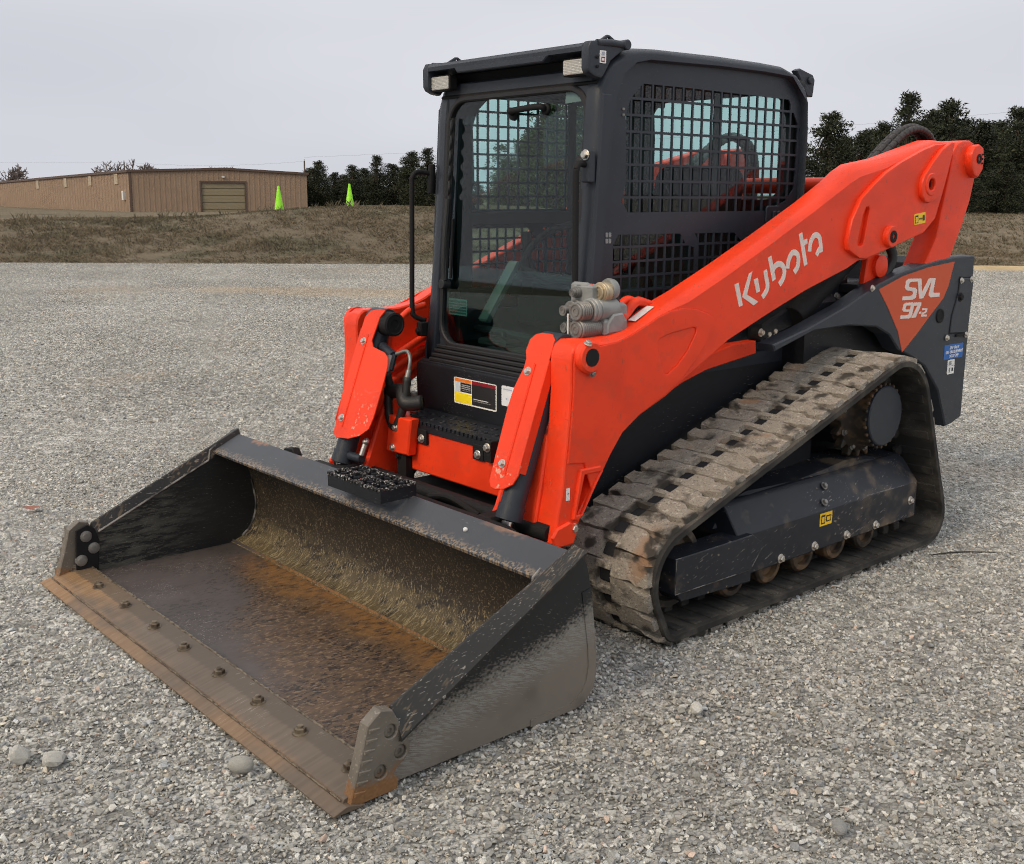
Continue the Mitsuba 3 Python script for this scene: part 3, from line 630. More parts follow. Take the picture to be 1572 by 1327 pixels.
spec = [  # across the lot, distance, height, relative width, kind, turn, label
  (17.42, 59.2, 6.09, 1.15, 1, 10, False, 'dark pine close to the right rear post of the cab'),
  (20.53, 63.2, 5.22, 1.2, 3, 80, False, 'lower dark pine between the cab and the arm hoses'),
  (19.89, 57.2, 5.44, 1.1, 1, 140, False, 'dark pine left of the tall pine behind the hoses'),
  (20.42, 55.2, 6.71, 1.05, 0, 200, False, 'tallest dark pine rising above the hose loop'),
  (23.75, 58.2, 6.68, 1.15, 1, 250, False, 'tall dark pine above the rear end of the lift arm'),
  (23.76, 61.2, 5.88, 1.2, 3, 30, False, 'broad dark pine behind the hose loop'),
  (26.08, 59.2, 5.56, 1.2, 3, 300, False, 'broad dark pine right of the lift arm pivot'),
  (27.12, 57.2, 6.16, 1.1, 0, 70, False, 'tall dark pine at the right edge of the photo'),
  (30.76, 61.2, 6.08, 1.2, 1, 33, False, 'dark pine just past the right edge'),
  (29.8, 65.2, 5.54, 1.3, 3, 120, False, 'dark pine behind the gap at the right edge'),
  (22.73, 53.2, 2.99, 1.5, 3, 210, False, 'low dark pine at the foot of the trees right of the arm'),
  (25.37, 54.2, 3.18, 1.5, 3, 290, False, 'low bushy pine at the foot of the trees by the right edge'),
  (20.41, 65.2, 3.90, 1.5, 3, 160, False, 'low bushy pine behind the lift arm beside the cab'),
  (-21.06, 113.2, 4.85, 1.1, 1, 15, False, 'dark pine at the right end of the tan building'),
  (-20.04, 117.2, 3.68, 1.4, 3, 75, False, 'low dark pine second from the building'),
  (-17.19, 111.2, 4.39, 1.2, 1, 135, False, 'dark pine behind the right green cone'),
  (-14.5, 110.2, 5.23, 1.15, 0, 215, False, 'pointed dark pine in the middle of the left group'),
  (-13.07, 113.2, 4.44, 1.4, 3, 265, False, 'broad dark pine right of the pointed one'),
  (-10.79, 109.2, 5.67, 1.2, 1, 305, False, 'dark pine left of the cab grab handle'),
  (-9.11, 107.2, 5.86, 1.2, 0, 345, False, 'tall dark pine half hidden by the cab post'),
  (-7.27, 115.2, 2.46, 1.6, 3, 45, False, 'low pine seen through the left of the cab door'),
  (-4.47, 115.2, 2.67, 1.6, 1, 105, False, 'low pine seen through the middle of the cab door'),
  (-1.17, 90.2, 4.20, 1.5, 3, 165, True, 'bushy pine coloured paler for the door glass, beside the tall one'),
  (1.9, 61.2, 6.73, 1.25, 1, 225, True, 'big pine coloured paler for the cab door glass before it'),
  (3.48, 65.2, 6.76, 1.3, 3, 285, True, 'broad pine coloured paler for the glass, at the right of the door'),
  (0.65, 67.2, 5.44, 1.3, 3, 325, True, 'pine coloured paler for the door glass, left of the big one'),
  (-0.8, 63.2, 2.96, 1.6, 3, 5, True, 'low bushy pine coloured paler for the glass, in front of its taller neighbours'),
  (21.18, 69.2, 5.12, 1.5, 3, 20, False, 'lower dark pine in the back row beside the cab'),
  (23.44, 70.2, 5.82, 1.4, 1, 120, False, 'dark pine in the back row left of the hose loop'),
  (26.87, 71.2, 6.32, 1.3, 3, 220, False, 'dark pine in the back row behind the hose loop'),
  (28.95, 69.2, 6.41, 1.35, 1, 310, False, 'dark pine in the back row above the arm pivot'),
  (31.62, 70.2, 6.26, 1.4, 3, 60, False, 'dark pine in the back row left of the right edge'),
  (33.23, 68.2, 6.56, 1.4, 1, 170, False, 'dark pine in the back row at the right edge'),
  (33.48, 65.2, 5.94, 1.4, 3, 260, False, 'dark pine standing just outside the right edge'),
  (-23.4, 121.2, 4.19, 1.5, 3, 20, False, 'low dark pine touching the right end of the tan building'),
  (-19.73, 122.2, 3.62, 1.7, 1, 120, False, 'low dark pine in the gap beside the right green cone'),
  (-16.89, 119.2, 4.15, 1.5, 3, 220, False, 'low dark pine between the cone and the pointed pine'),
  (-12.65, 120.2, 4.46, 1.5, 1, 320, False, 'dark pine in the back row left of the grab rail'),
]
for u, d, h, w, k, rot, pale, lab in spec:
    tree(u, d, h-float(ground_z(u, d))+.1, w, k, rot, lab, 'pines on the left' if u < -5 else 'pines on the right', pale)
def bare_tree(u, d, h, seed, label):
    k = thing('bare_tree', label, 'tree', 'leafless trees on the horizon'); r = np.random.default_rng(seed); z = float(ground_z(u, d)); tr, tw = [], []
    def grow(p, dv, L, rad, lev):
        q = p+dv*L; (tr if lev < 2 else tw).append(tube([p, (p+q)/2+r.normal(size=3)*L*.05, q], [rad, rad*.85, rad*.65], 4, False))
        if lev >= 5: return
        for _ in range(3 if lev else 5):
            w = dv+r.normal(size=3)*.55+np.array([0, 0, .15]); grow(q if r.uniform() < .7 else (p+q)/2, w/np.linalg.norm(w), L*r.uniform(.62, .82), rad*.70, lev+1)
    grow(np.array([0, 0, -.3]), np.array([0, 0, 1.]), h*.26, h*.034, 0)
    f = h/max(m.vertices[:, 2].max() for m in tw)
    M = T().translate(site(u, d, z).tolist()).rotate([0, 0, 1], seed*40).scale([float(f)]*3)
    add(k+'__trunk', cat(*tr), 'twig_bark', smooth=40, to_world=M); add(k+'__crown', cat(*tw), 'twig_bark', smooth=40, to_world=M)
for j, (px_, D, top, lab) in enumerate([(12, 165, 254, 'bare leafless tree at the far left edge of the photo'), (-25, 160, 250, 'bare leafless tree just outside the left edge'), (182, 150, 249, 'bare tree behind the roof at the left, left one of the pair'), (228, 152, 247, 'bare tree behind the roof at the left, right one of the pair'), (348, 170, 257, 'small bare tree top showing above the middle of the roof')]):
    u, d = (px_-785.5)/1715*D-.586, D-4.8
    bare_tree(u, d, 1.519+(298.4-top)/1715*D-float(ground_z(u, d)), 21+j, lab)

# ================================================================ the compact track loader
# x forwards, y to its left (the side in view), z up; origin on the ground between the tracks
L = thing('compact_track_loader', 'large orange and dark grey tracked loader with a cab and wide black bucket', 'loader')
def part(name, m, mat, smooth=28, **k): return add(f'{L}__{name}', m, mat, smooth, **k)

# ---- tracks
def hull_loop(circs, off, n=400):
    P = unary_union([Point(x, z).buffer(r-off, quad_segs=48) for x, z, r in circs]).convex_hull
    ring = LineString(P.exterior.coords); s = np.linspace(0, ring.length, n, endpoint=False)
    return np.array([ring.interpolate(a).coords[0] for a in s]), ring.length, ring
TC = [(.772, .226, .208), (.825, .086, .100), (-.55, .622, .255), (-.85, .132, .15)]
Y0, Y1 = .505, .935
outer, _, _ = hull_loop(TC, .024); inner, _, _ = hull_loop(TC, .052)
YC = .716
def track(sign, detail):
    nm = part('track', None, 'track_rubber') if False else None
    n = len(outer); A, B = ccw(outer), ccw(inner)
    # section of the band, rounded at its edges
    sec = [(0, Y0), (0, Y0+.006)]
    V, F = [], []; rows = [(0.0, Y0+.004), (1.0, Y0+.004), (1.0, Y1-.004), (0.0, Y1-.004)]
    prof = [(.12, Y0), (.88, Y0), (1.0, Y0+.008), (1.0, Y1-.008), (.88, Y1), (.12, Y1), (0., Y1-.008), (0., Y0+.008)]
    Bn = np.array([B[np.argmin(((B-a)**2).sum(1))] for a in A]); m = len(prof)
    for a, b in zip(A, Bn):
        for t, y in prof: q = b*(1-t)+a*t; V.append((q[0], y, q[1]))
    for i in range(n):
        j = (i+1) % n
        for k in range(m):
            l = (k+1) % m; F += [(i*m+k, i*m+l, j*m+l), (i*m+k, j*m+l, j*m+k)]
    band = trimesh.Trimesh(np.array(V), np.array(F), process=False); band.fix_normals()
    band = band if sign > 0 else mirror(band)
    key = part('track', band, 'track_rubber', 40)
    k0 = key[len(L)+2:]
    # outside sheet of dried mud, a shade deeper than the lugs
    dense, length, ring = hull_loop(TC, .0235, 600); Q = ccw(dense)
    N = 52; pitch = length/N
    def along(s, h):
        s = s % length; p = np.array(ring.interpolate(s).coords[0]); q = np.array(ring.interpolate((s+.002) % length).coords[0]); t = (q-p)/np.linalg.norm(q-p)
        nrm = np.array([t[1], -t[0]])
        if nrm@(p-np.array([.0, .35])) < 0: nrm = -nrm
        return p+nrm*h
    def warp(poly, h0, h1, c, s0, rr):
        """a lug: polygon in (along, across), raised from the band by h"""
        d = solid(poly, 0, 1, 0); lo = ccw(poly); hi = inset(lo, c)
        V = [(s, y, h0) for s, y in lo]+[(s, y, h1+rr.normal()*.0022) for s, y in hi]; nn = len(lo); F = []
        for i in range(nn):
            j = (i+1) % nn; F += [(i, j, nn+j), (i, nn+j, nn+i)]
        import mapbox_earcut as ec
        t = ec.triangulate_float64(np.ascontiguousarray(hi), np.array([nn], dtype=np.uint32)).reshape(-1, 3)
        for a, b, c_ in t:
            ar = (hi[b, 0]-hi[a, 0])*(hi[c_, 1]-hi[a, 1])-(hi[c_, 0]-hi[a, 0])*(hi[b, 1]-hi[a, 1])
            if ar < 0: b, c_ = c_, b
            F.append((nn+a, nn+b, nn+c_))
        W = []
        for s, y, h in V:
            q = along(s0+s, h); W.append((q[0], y, q[1]))
        m = trimesh.Trimesh(np.array(W), np.array(F), process=False); m.fix_normals()
        return m
    rr = np.random.default_rng(31); lugs = []
    for i in range(N):
        s0 = i*pitch
        for side in (1, -1):
            P = np.array([(-.0465, .030), (-.0465, .060), (-.0465, .095), (-.0455, .118), (-.036, .142), (-.026, .162), (-.021, .184), (-.024, .208), (.036, .208), (.044, .196), (.048, .178), (.049, .155), (.0475, .130), (.0465, .095), (.0465, .060), (.0465, .030)])
            P = P + rr.normal(size=P.shape)*np.where(np.abs(P[:, 1:]) < .12, .0012, .0034)
            s_off = 0 if side > 0 else pitch*.5
            poly = np.column_stack([P[:, 0]*pitch/.093, YC+side*P[:, 1]])
            if sign < 0: poly[:, 1] = poly[:, 1]
            w = warp(poly, -.002, .0195, .0034, s0+s_off, rr)
            lugs.append(w if sign > 0 else mirror(w))
        if detail:
            # ribs either side of the painted drive hole
            P = np.array([(-.046, -.040), (-.046, .040), (-.016, .036), (-.016, -.036)]); w = warp(np.column_stack([P[:, 0], YC+P[:, 1]]), -.002, .019, .004, s0+pitch*.5, rr); lugs.append(w)
    if detail:
        for w in lugs: part(k0+'__lug', w, 'track_mud', 40)
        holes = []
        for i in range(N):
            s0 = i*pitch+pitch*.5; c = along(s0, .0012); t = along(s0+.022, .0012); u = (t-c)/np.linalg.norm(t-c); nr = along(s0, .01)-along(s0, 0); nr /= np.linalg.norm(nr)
            m = pz(rrect(-.016, -.026, .030, .026, .006, 2), 0, .0025)  # solid black pad on the band, painting the shade inside a hole
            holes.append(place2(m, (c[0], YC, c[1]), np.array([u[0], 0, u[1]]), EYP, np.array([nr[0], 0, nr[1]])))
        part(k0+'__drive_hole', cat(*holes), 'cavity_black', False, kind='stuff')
    else:
        part(k0+'__lug', cat(*lugs), 'track_mud', 40, kind='stuff')
    sheet = []
    n2 = len(Q)
    V = np.vstack([np.column_stack([Q[:, 0], np.full(n2, Y0+.012), Q[:, 1]]), np.column_stack([Q[:, 0], np.full(n2, Y1-.016), Q[:, 1]])]); i = np.arange(n2); j = (i+1) % n2
    m = trimesh.Trimesh(V, np.vstack([np.stack([i, j, j+n2], 1), np.stack([i, j+n2, i+n2], 1)]), process=False)
    if m.face_normals[0]@np.array([V[0, 0], 0, V[0, 2]-.35]) < 0: m = flip(m)
    part(k0+'__mud_coat', m if sign > 0 else mirror(m), 'track_mud', True)
    # guide teeth and cross bars inside the band
    ib, lb, rb = hull_loop(TC, .052); Mi = int(lb/pitch*1.0); teeth, bars = [], []
    for i in range(Mi):
        s = i*lb/Mi; p = np.array(rb.interpolate(s).coords[0]); q = np.array(rb.interpolate((s+.002) % lb).coords[0]); t = (q-p)/np.linalg.norm(q-p); nr = np.array([t[1], -t[0]])
        if nr@(np.array([0, .35])-p) < 0: nr = -nr
        ex, ez = np.array([t[0], 0, t[1]]), np.array([nr[0], 0, nr[1]])
        for y in (YC-.062, YC+.034):
            teeth.append(place2(pz(rrect(-.022, 0, .022, .030, .006, 2), -.002, .042, .008), (p[0], y, p[1]), ex, EYP, ez))
        bars.append(place2(pz(rect(-.021, Y0+.02, .021, Y1-.018), -.003, .0045, .004), (p[0], 0, p[1]), ex, EYP, ez))
    for q_, nm_ in ((teeth, 'guide_tooth'), (bars, 'cross_bar')):
        m = cat(*q_); part(k0+'__'+nm_, m if sign > 0 else mirror(m), 'track_rubber', 30, kind='stuff')
track(1, True); track(-1, False)

# ---- undercarriage in view
fr = part('track_frame', cat(px([(.62, .13), (.875, .132), (.88, .137), (.88, .288), (.876, .296), (.815, .385), (.79, .40), (.62, .41)], -.80, .44, .004),
    px([(.62, .135), (.872, .137), (.872, .288), (.80, .375), (.62, .39)], -.83, -.79, .004),
    py([(.455, .30), (.40, .385), (.26, .412), (.10, .405), (-.06, .40), (-.24, .412), (-.40, .428), (-.56, .425), (-.69, .395), (-.84, .315), (-.84, .28), (.4, .28)], .60, .785, .012)), 'frame_paint', 25)
F_ = fr[len(L)+2:]
part(F_+'__front_cover', py([(.812, .294), (.384, .296), (.322, .252), (.324, .235), (.395, .164), (.814, .167)], .80, .907, .003), 'frame_paint', 20)
part(F_+'__front_cover', py([(.785, .161), (.752, .122), (.36, .105), (.36, .161)], .78, .885, .003), 'frame_paint', 20)
part(F_+'__edge_wear', cat(tube([(.33, .906, .234), (.395, .9065, .165), (.811, .9065, .168), (.809, .9065, .292)], .0016, 5, False), tube([(.812, .904, .294), (.60, .904, .2945), (.386, .904, .296), (.325, .904, .252)], .0012, 5, False), tube([(-.80, .879, .136), (-.801, .879, .287), (-.4, .8765, .295)], .0014, 5, False)), 'worn_edge', 30)
for x, z, y in [(.172, .152, .88), (-.049, .155, .88), (-.274, .155, .88), (-.492, .154, .88), (-.764, .212, .88)]:
    part(F_+'__bolt', hexbolt((x, y, z), EYP, .013, .012), 'zinc', 20)
for x, z in [(-.169, .37), (-.121, .318)]:
    part(F_+'__bolt', hexbolt((x, .832 if z > .35 else .868, z), (0, .8, .6), .011, .010), 'coupler_steel', 20)
decal(f'{L}__{F_}__warning_label', (-.078, .8802, .228), -EXP, EZP, .084, .052, [(.10, .15, .42, .85, (.03, .02, 0)), (.16, .25, .36, .70, (.80, .48, .01)), (.50, .25, .90, .75, (.03, .02, 0)), (.56, .35, .84, .65, (.80, .48, .01))], (.82, .50, .012))
part('track_frame__support', bx(-.35, -.05, .46, .64, .25, .52, .02), 'cavity_black'); part('track_frame__support', bx(.15, .42, .46, .64, .22, .50, .02), 'cavity_black')
for x in (.43, .208, -.013, -.238, -.458):
    for y in (.655, .80):
        pass
    w = cat(lathe((x, .632, .128), EYP, [(0, .060), (.02, .076), (.075, .076), (.085, .05), (.155, .05), (.165, .076), (.215, .076), (.225, .068), (.226, .050), (.205, .046), (.204, .02)], 32))
    part('track_roller', w, 'oily_iron', 30)
part('idler_wheel', lathe((.735, .56, .232), EYP, [(0, .14), (.02, .155), (.10, .155), (.11, .12), (.16, .12), (.17, .155), (.25, .155), (.262, .148), (.263, .125), (.235, .115), (.235, .05), (.25, .045), (.25, .01)], 48), 'muddy_iron', 30)
def sprocket():
    P, n = [], 17
    for i in range(n):
        a = 2*math.pi*i/n
        for q, r in ((-.36, .163), (-.22, .170), (-.12, .192), (0, .198), (.12, .192), (.22, .170), (.36, .163)):
            P.append((-.55+r*math.cos(a+q*2*math.pi/n), .61+r*math.sin(a+q*2*math.pi/n)))
    return P
sp = part('sprocket', py(sprocket(), .715, .755, .005), 'oily_iron', 30)
part('sprocket__hub', cat(lathe((-.55, .70, .612), EYP, [(0, .168), (.055, .165), (.075, .145), (.10, .136), (.148, .128)], 40)), 'oily_iron', 30)
part('sprocket__hub_cover', lathe((-.55, .846, .612), EYP, [(0, .128), (.012, .127), (.016, .122)], 48), 'slate', 30)
rim = []
for i in range(24):
    a = 2*math.pi*i/24; rim.append(hexbolt((-.55+.134*math.cos(a), .838, .612+.134*math.sin(a)), EYP, .008, .012, False))
part('sprocket__rim_bolt', cat(*rim), 'oily_iron', 20, kind='stuff')
for i in range(10):
    a = 2*math.pi*(i+.3)/10; part('sprocket__bolt', hexbolt((-.55+.155*math.cos(a), .757, .612+.155*math.sin(a)), EYP, .011, .010), 'coupler_steel', 20)
part('final_drive', cyl((-.55, .45, .61), (-.55, .72, .61), .15, 32), 'cavity_black')

# ---- chassis
part('chassis', cat(bx(-1.35, .86, -.47, .47, .33, .86, .02), bx(-1.50, -.35, -.58, .58, .62, 1.10, .03), bx(-1.45, -.75, -.50, .50, .40, .66, .02)), 'black_paint')
part('chassis__belly', bx(-1.2, 1.0, -.44, .44, .24, .34, .02), 'cavity_black')
for s in (1, -1):
    m = py([(.42, .78), (.351, .806), (.21, .842), (-.105, .879), (-.10, .932), (.05, .93), (.42, .86)], .47, .52, .004); part('chassis__side_rail', m if s > 0 else mirror(m), 'orange', 20)
    m = cat(cyl((-.14, .48, .955), (-.14, .53, .955), .035, 20), cyl((-.52, .48, 1.07), (-.52, .56, 1.07), .05, 24)); part('chassis__pin', m if s > 0 else mirror(m), 'matte_black')
for x, z in ((-.16, .955), (-.20, .965), (-.115, .965)): part('chassis__bolt', hexbolt((x, .53, z), EYP, .012, .012), 'zinc', 20)
part('chassis__bolt', hexbolt((-.60, .56, 1.085), EYP, .014, .012), 'coupler_steel', 20)
for s in (1, -1):
    m = py([(-.12, .93), (-.45, 1.0), (-.72, 1.06), (-.72, 1.17), (-.45, 1.12), (-.12, 1.0)], .45, .54, .01); part('chassis__side_plate', m if s > 0 else mirror(m), 'black_paint')

MODEL = [([(-1.0214, 1.1547), (-0.9379, 1.1567), (-0.919, 1.1485), (-0.9127, 1.1179), (-0.9244, 1.1073), (-0.9742, 1.1), (-0.9836, 1.0949), (-0.98, 1.0823), (-0.9612, 1.0787), (-0.9002, 1.0813), (-0.8955, 1.0642), (-0.9811, 1.061), (-1.0109, 1.069), (-1.0178, 1.1032), (-1.0023, 1.1133), (-0.9515, 1.1196), (-0.9447, 1.1245), (-0.9482, 1.138), (-0.9598, 1.142), (-1.0162, 1.1411)], []),
         ([(-1.0144, 1.1541), (-1.0484, 1.1525), (-1.0605, 1.0907), (-1.1162, 1.1512), (-1.1483, 1.1497), (-1.0753, 1.062), (-1.0411, 1.0626)], []),
         ([(-1.1437, 1.1499), (-1.1741, 1.1495), (-1.1608, 1.0886), (-1.1691, 1.082), (-1.2215, 1.0791), (-1.2185, 1.0612), (-1.1387, 1.0635), (-1.1228, 1.0719), (-1.1239, 1.0835)], []),
         ([(-0.9915, 1.0493), (-0.9257, 1.051), (-0.9102, 1.0442), (-0.9038, 1.0203), (-0.9144, 1.0119), (-0.9635, 1.0086), (-0.9598, 0.9968), (-0.9461, 0.995), (-0.8938, 0.9972), (-0.889, 0.9815), (-0.9701, 0.9786), (-0.9866, 0.9872), (-1.0002, 1.0372)], [[(-0.9738, 1.0366), (-0.9674, 1.0194), (-0.9357, 1.0215), (-0.9299, 1.0255), (-0.9354, 1.0371)]]),
         ([(-1.0005, 1.0478), (-1.0586, 1.0462), (-1.0629, 1.0347), (-1.0205, 0.9788), (-0.985, 0.9794), (-1.0311, 1.0316), (-0.999, 1.0327)], []),
         ([(-1.0493, 1.0029), (-1.0674, 1.0022), (-1.0659, 0.9934), (-1.0478, 0.9942)], []),
         ([(-1.0743, 1.0172), (-1.1125, 1.0157), (-1.1203, 1.0124), (-1.1168, 0.9985), (-1.1083, 0.9943), (-1.0905, 0.9917), (-1.0875, 0.9873), (-1.1204, 0.986), (-1.1179, 0.9776), (-1.0678, 0.9792), (-1.0735, 0.9966), (-1.0966, 0.9998), (-1.103, 1.006), (-1.0991, 1.0081), (-1.0737, 1.0088)], [])]
# ---- rear body panels (the photograph shows the left one)
PAN = [(.017, .917), (.032, .945), (-.194, .991), (-.466, 1.063), (-.707, 1.146), (-.855, 1.181), (-1.076, 1.215), (-1.189, 1.229), (-1.342, 1.241), (-1.535, 1.241), (-1.521, .458), (-1.441, .436), (-1.374, .429), (-1.279, .615), (-1.141, .745), (-1.02, .80), (-.897, .844), (-.818, .916), (-.708, .96), (-.494, .982), (-.241, .979)]
for s in (1, -1):
    m = py(PAN, .615, .70, .006); k = part('rear_panel', m if s > 0 else mirror(m), 'slate', 20); kk = k[len(L)+2:]
    m = cat(bx(-1.535, -1.36, .52, .64, .46, 1.235, .01), bx(-1.52, -.65, .50, .63, 1.10, 1.14, .005)); part(kk+'__inner_wall', m if s > 0 else mirror(m), 'cavity_black')
    if s > 0:
        part(kk+'__decal', py([(-.702, 1.122), (-.893, 1.171), (-1.109, 1.201), (-1.34, 1.218), (-1.299, 1.108), (-1.26, 1.052), (-1.15, .978), (-1.043, .902), (-.928, .829), (-.882, .924), (-.792, 1.03)], .699, .7015), 'decal_orange', False, label='orange kite-shaped decal with the model lettering')
        for pts, hs in MODEL: part(kk+'__lettering', py(pts, .7010, .7030, 0, hs), 'letter_white', False)
        decal(f'{L}__{kk}__fuel_label', (-1.306, .7002, .757), -EXP, EZP, .178, .070, [], (.012, .115, .40), [('DEF ONLY', .26, .68, .19, (.75, .78, .8)), ('DEF UNIQUEMENT', .06, .40, .19, (.75, .78, .8)), ('SOLO DEF', .26, .12, .19, (.75, .78, .8))])
        decal(f'{L}__{kk}__caution_label', (-1.348, .7002, .684), -EXP, EZP, .064, .069, [(.15, .62, .55, .9, (.25, .25, .25)), (.22, .12, .40, .45, (.2, .2, .2)), (.6, .2, .85, .42, (.02, .02, .02)), (.6, .55, .85, .62, (.3, .3, .3))], (.72, .72, .70))
        part(kk+'__hatch', py([(-1.402, 1.139), (-1.530, 1.131), (-1.512, .872), (-1.342, .884), (-1.352, .965), (-1.397, 1.069)], .698, .706, .003), 'slate', 20)
        part(kk+'__hatch_gasket', py(inset(ccw([(-1.402, 1.139), (-1.530, 1.131), (-1.512, .872), (-1.342, .884), (-1.352, .965), (-1.397, 1.069)]), -.006), .697, .7015), 'matte_black', False)
        for x, z in ((-1.41, 1.127), (-1.507, 1.128), (-1.313, .863), (-1.494, .864)): part(kk+'__bolt', hexbolt((x, .705, z), EYP, .010, .008), 'zinc', 20)
        part(kk+'__bolt', hexbolt((-.65, .70, 1.13), EYP, .010, .008), 'zinc', 20)
        part(kk+'__latch', hexbolt((-1.41, .706, 1.049), EYP, .015, .010), 'matte_black', 20)
        part(kk+'__plug', lathe((-1.241, .70, .971), EYP, [(0, .033), (.005, .033), (.006, .026), (.003, .022)], 24), 'matte_black')
        part(kk+'__hinge', cat(bx(-1.512, -1.40, .70, .708, .860, .872, .002)), 'matte_black', 20)
part('rear_door', bx(-1.60, -1.52, -.60, .60, .48, 1.22, .03), 'slate')

# ---- lift arms
ARM = [(1.184, .373), (1.148, .538), (1.122, .771), (1.114, .886), (1.116, .974), (1.112, 1.005), (1.098, 1.024), (1.075, 1.033), (.993, 1.031), (.899, 1.033), (.822, 1.044), (.764, 1.063), (.704, 1.093), (.624, 1.127), (.539, 1.146), (.321, 1.232), (.052, 1.346), (-.213, 1.463), (-.363, 1.532), (-.448, 1.571), (-.521, 1.600), (-.721, 1.640), (-.892, 1.693), (-1.114, 1.751), (-1.215, 1.758), (-1.250, 1.743), (-1.222, 1.632), (-1.180, 1.507), (-1.155, 1.437), (-1.063, 1.354), (-.60, 1.251), (-.55, 1.249), (-.466, 1.218), (-.184, 1.144), (.069, 1.062), (.295, .984), (.422, .921), (.553, .855), (.640, .810), (.773, .759), (.86, .708), (.916, .64), (.958, .577), (1.008, .503), (1.062, .43), (1.089, .387), (1.098, .362)]
up = [0]*6+[.006, .012, .012, .012, .014, .016, .018, .020, .030, .030, .030, .030, .034, .044, .046, .034, .020, .012]+[0]*23
POCK = [(1.052, .592), (.978, .591), (1.064, .458), (1.088, .458)]
def arm_body():
    Po = np.array(ARM); Pm = Po.copy(); Pm[:, 1] += np.array(up[:len(Po)]); H = ccw(POCK)[::-1]
    if not np.allclose(ccw(Po), Po): Po, Pm = Po[::-1].copy(), Pm[::-1].copy()
    R_ = [([inset(Pm, .006), inset(H, .0)], .590), ([Pm, H], .596), ([Pm, H], .657), ([Pm*.35+Po*.65, H], .678), ([inset(Po, .002), H], .687), ([inset(Po, .006), inset(H, .0)], .690)]
    return to_axes(rings_solid(R_), 'y')
BOSSR = [(-1.18, 1.755), (-1.10, 1.72), (-1.03, 1.665), (-.965, 1.605), (-.945, 1.565), (-.955, 1.520), (-.985, 1.494), (-1.02, 1.488), (-1.122, 1.516), (-1.163, 1.62), (-1.207, 1.750)]
def build_arm(s):
    def P(name, m, mat='orange', sm=24, **k): return part(name, m if s > 0 else mirror(m), mat, sm, **k)
    k = P('lift_arm', arm_body())[len(L)+2:]
    P(k+'__pocket_back', py(inset(ccw(POCK), -.004), .625, .64), 'orange')
    fr_ = ccw([(1.071, .613), (.978, .612), (.963, .592), (1.082, .436), (1.104, .446)])
    P(k+'__pocket_frame', py(fr_, .686, .703, .004, [POCK]))
    EL = [(1.080, 1.018), (.976, 1.024), (.903, 1.030), (.836, 1.048), (.759, 1.076), (.699, 1.100), (.637, 1.118), (.572, 1.124), (.497, 1.117), (.438, 1.099), (.403, 1.083), (.392, 1.066), (.402, 1.035), (.433, .986), (.488, .928), (.565, .863), (.655, .815), (.780, .764), (.867, .711), (.922, .645), (.966, .582), (1.010, .520), (1.05, .63), (1.127, .64), (1.110, .80), (1.104, .90), (1.105, .974), (1.10, 1.005)]
    REL = [(.700, 1.000), (.697, 1.015), (.685, 1.024), (.629, 1.037), (.508, 1.050), (.493, 1.045), (.492, 1.030), (.533, .970), (.587, .922), (.640, .893), (.656, .895), (.668, .910), (.682, .950)]
    P(k+'__elbow_plate', py(EL, .688, .6965, .0055, [REL], 2), sm=40)
    RP = [(-.427, 1.333), (-.440, 1.298), (-.522, 1.262), (-.569, 1.258), (-.795, 1.306), (-1.028, 1.360), (-1.115, 1.418), (-1.155, 1.507), (-1.194, 1.621), (-1.230, 1.740), (-1.19, 1.750), (-1.077, 1.741), (-.975, 1.716), (-.803, 1.660), (-.689, 1.615), (-.60, 1.565), (-.514, 1.508), (-.453, 1.422)]
    SL = [(-.550, 1.470), (-.567, 1.474), (-.577, 1.462), (-.551, 1.328), (-.540, 1.315), (-.520, 1.311), (-.502, 1.318), (-.500, 1.332), (-.530, 1.44)]
    P(k+'__rear_plate', py(RP, .688, .712, .006, [SL], 2), sm=40)
    P(k+'__pivot_plate', py(BOSSR, .71, .732, .006, [circ(-1.022, 1.568, .026, 20)], 2), sm=40)
    P(k+'__pivot_ring', py(circ(-1.022, 1.568, .050, 32), .72, .737, .004, [circ(-1.022, 1.568, .026, 32)]))
    P(k+'__pivot_hole', cyl((-1.022, .69, 1.568), (-1.022, .716, 1.568), .0262, 20), 'cavity_black')
    P(k+'__pin_boss', lathe((-.735, .71, 1.347), EYP, [(0, .048), (.02, .046), (.024, .042), (.024, .026)], 32))
    P(k+'__pin', lathe((-.735, .733, 1.347), EYP, [(0, .026), (.004, .026), (.005, .012), (.001, .010)], 20), 'matte_black')
    P(k+'__front_boss', lathe((1.045, .69, .992), EYP, [(0, .056), (.022, .054), (.03, .047), (.03, .030)], 36))
    P(k+'__pin', lathe((1.045, .716, .992), EYP, [(0, .030), (.006, .030)], 24), 'matte_black')
    P(k+'__bolt', hexbolt((1.062, .715, 1.038), (0, .5, 1), .010, .009), 'zinc', 20)
    P(k+'__bolt', hexbolt((1.035, .712, .938), (0, 1, -.3), .009, .008), 'coupler_steel', 20)
    P(k+'__bolt', hexbolt((1.097, .695, .413), EYP, .013, .012), 'zinc', 20)
    P(k+'__lower_boss', py([(1.20, .400), (1.178, .428), (1.12, .442), (1.09, .425), (1.085, .395), (1.10, .36), (1.185, .36)], .688, .704, .006), 'orange')
    # link behind the arm
    LK = [(-1.271, 1.725), (-1.302, 1.755), (-1.35, 1.768), (-1.414, 1.771), (-1.479, 1.751), (-1.525, 1.708), (-1.532, 1.652), (-1.487, 1.601), (-1.458, 1.499), (-1.409, 1.397), (-1.377, 1.343), (-1.289, 1.196), (-1.063, 1.125), (-1.084, 1.206), (-1.172, 1.34), (-1.198, 1.45), (-1.247, 1.621)]
    q = P('rear_link', py(LK, .58, .695, .012, (), 2), sm=40)[len(L)+2:]
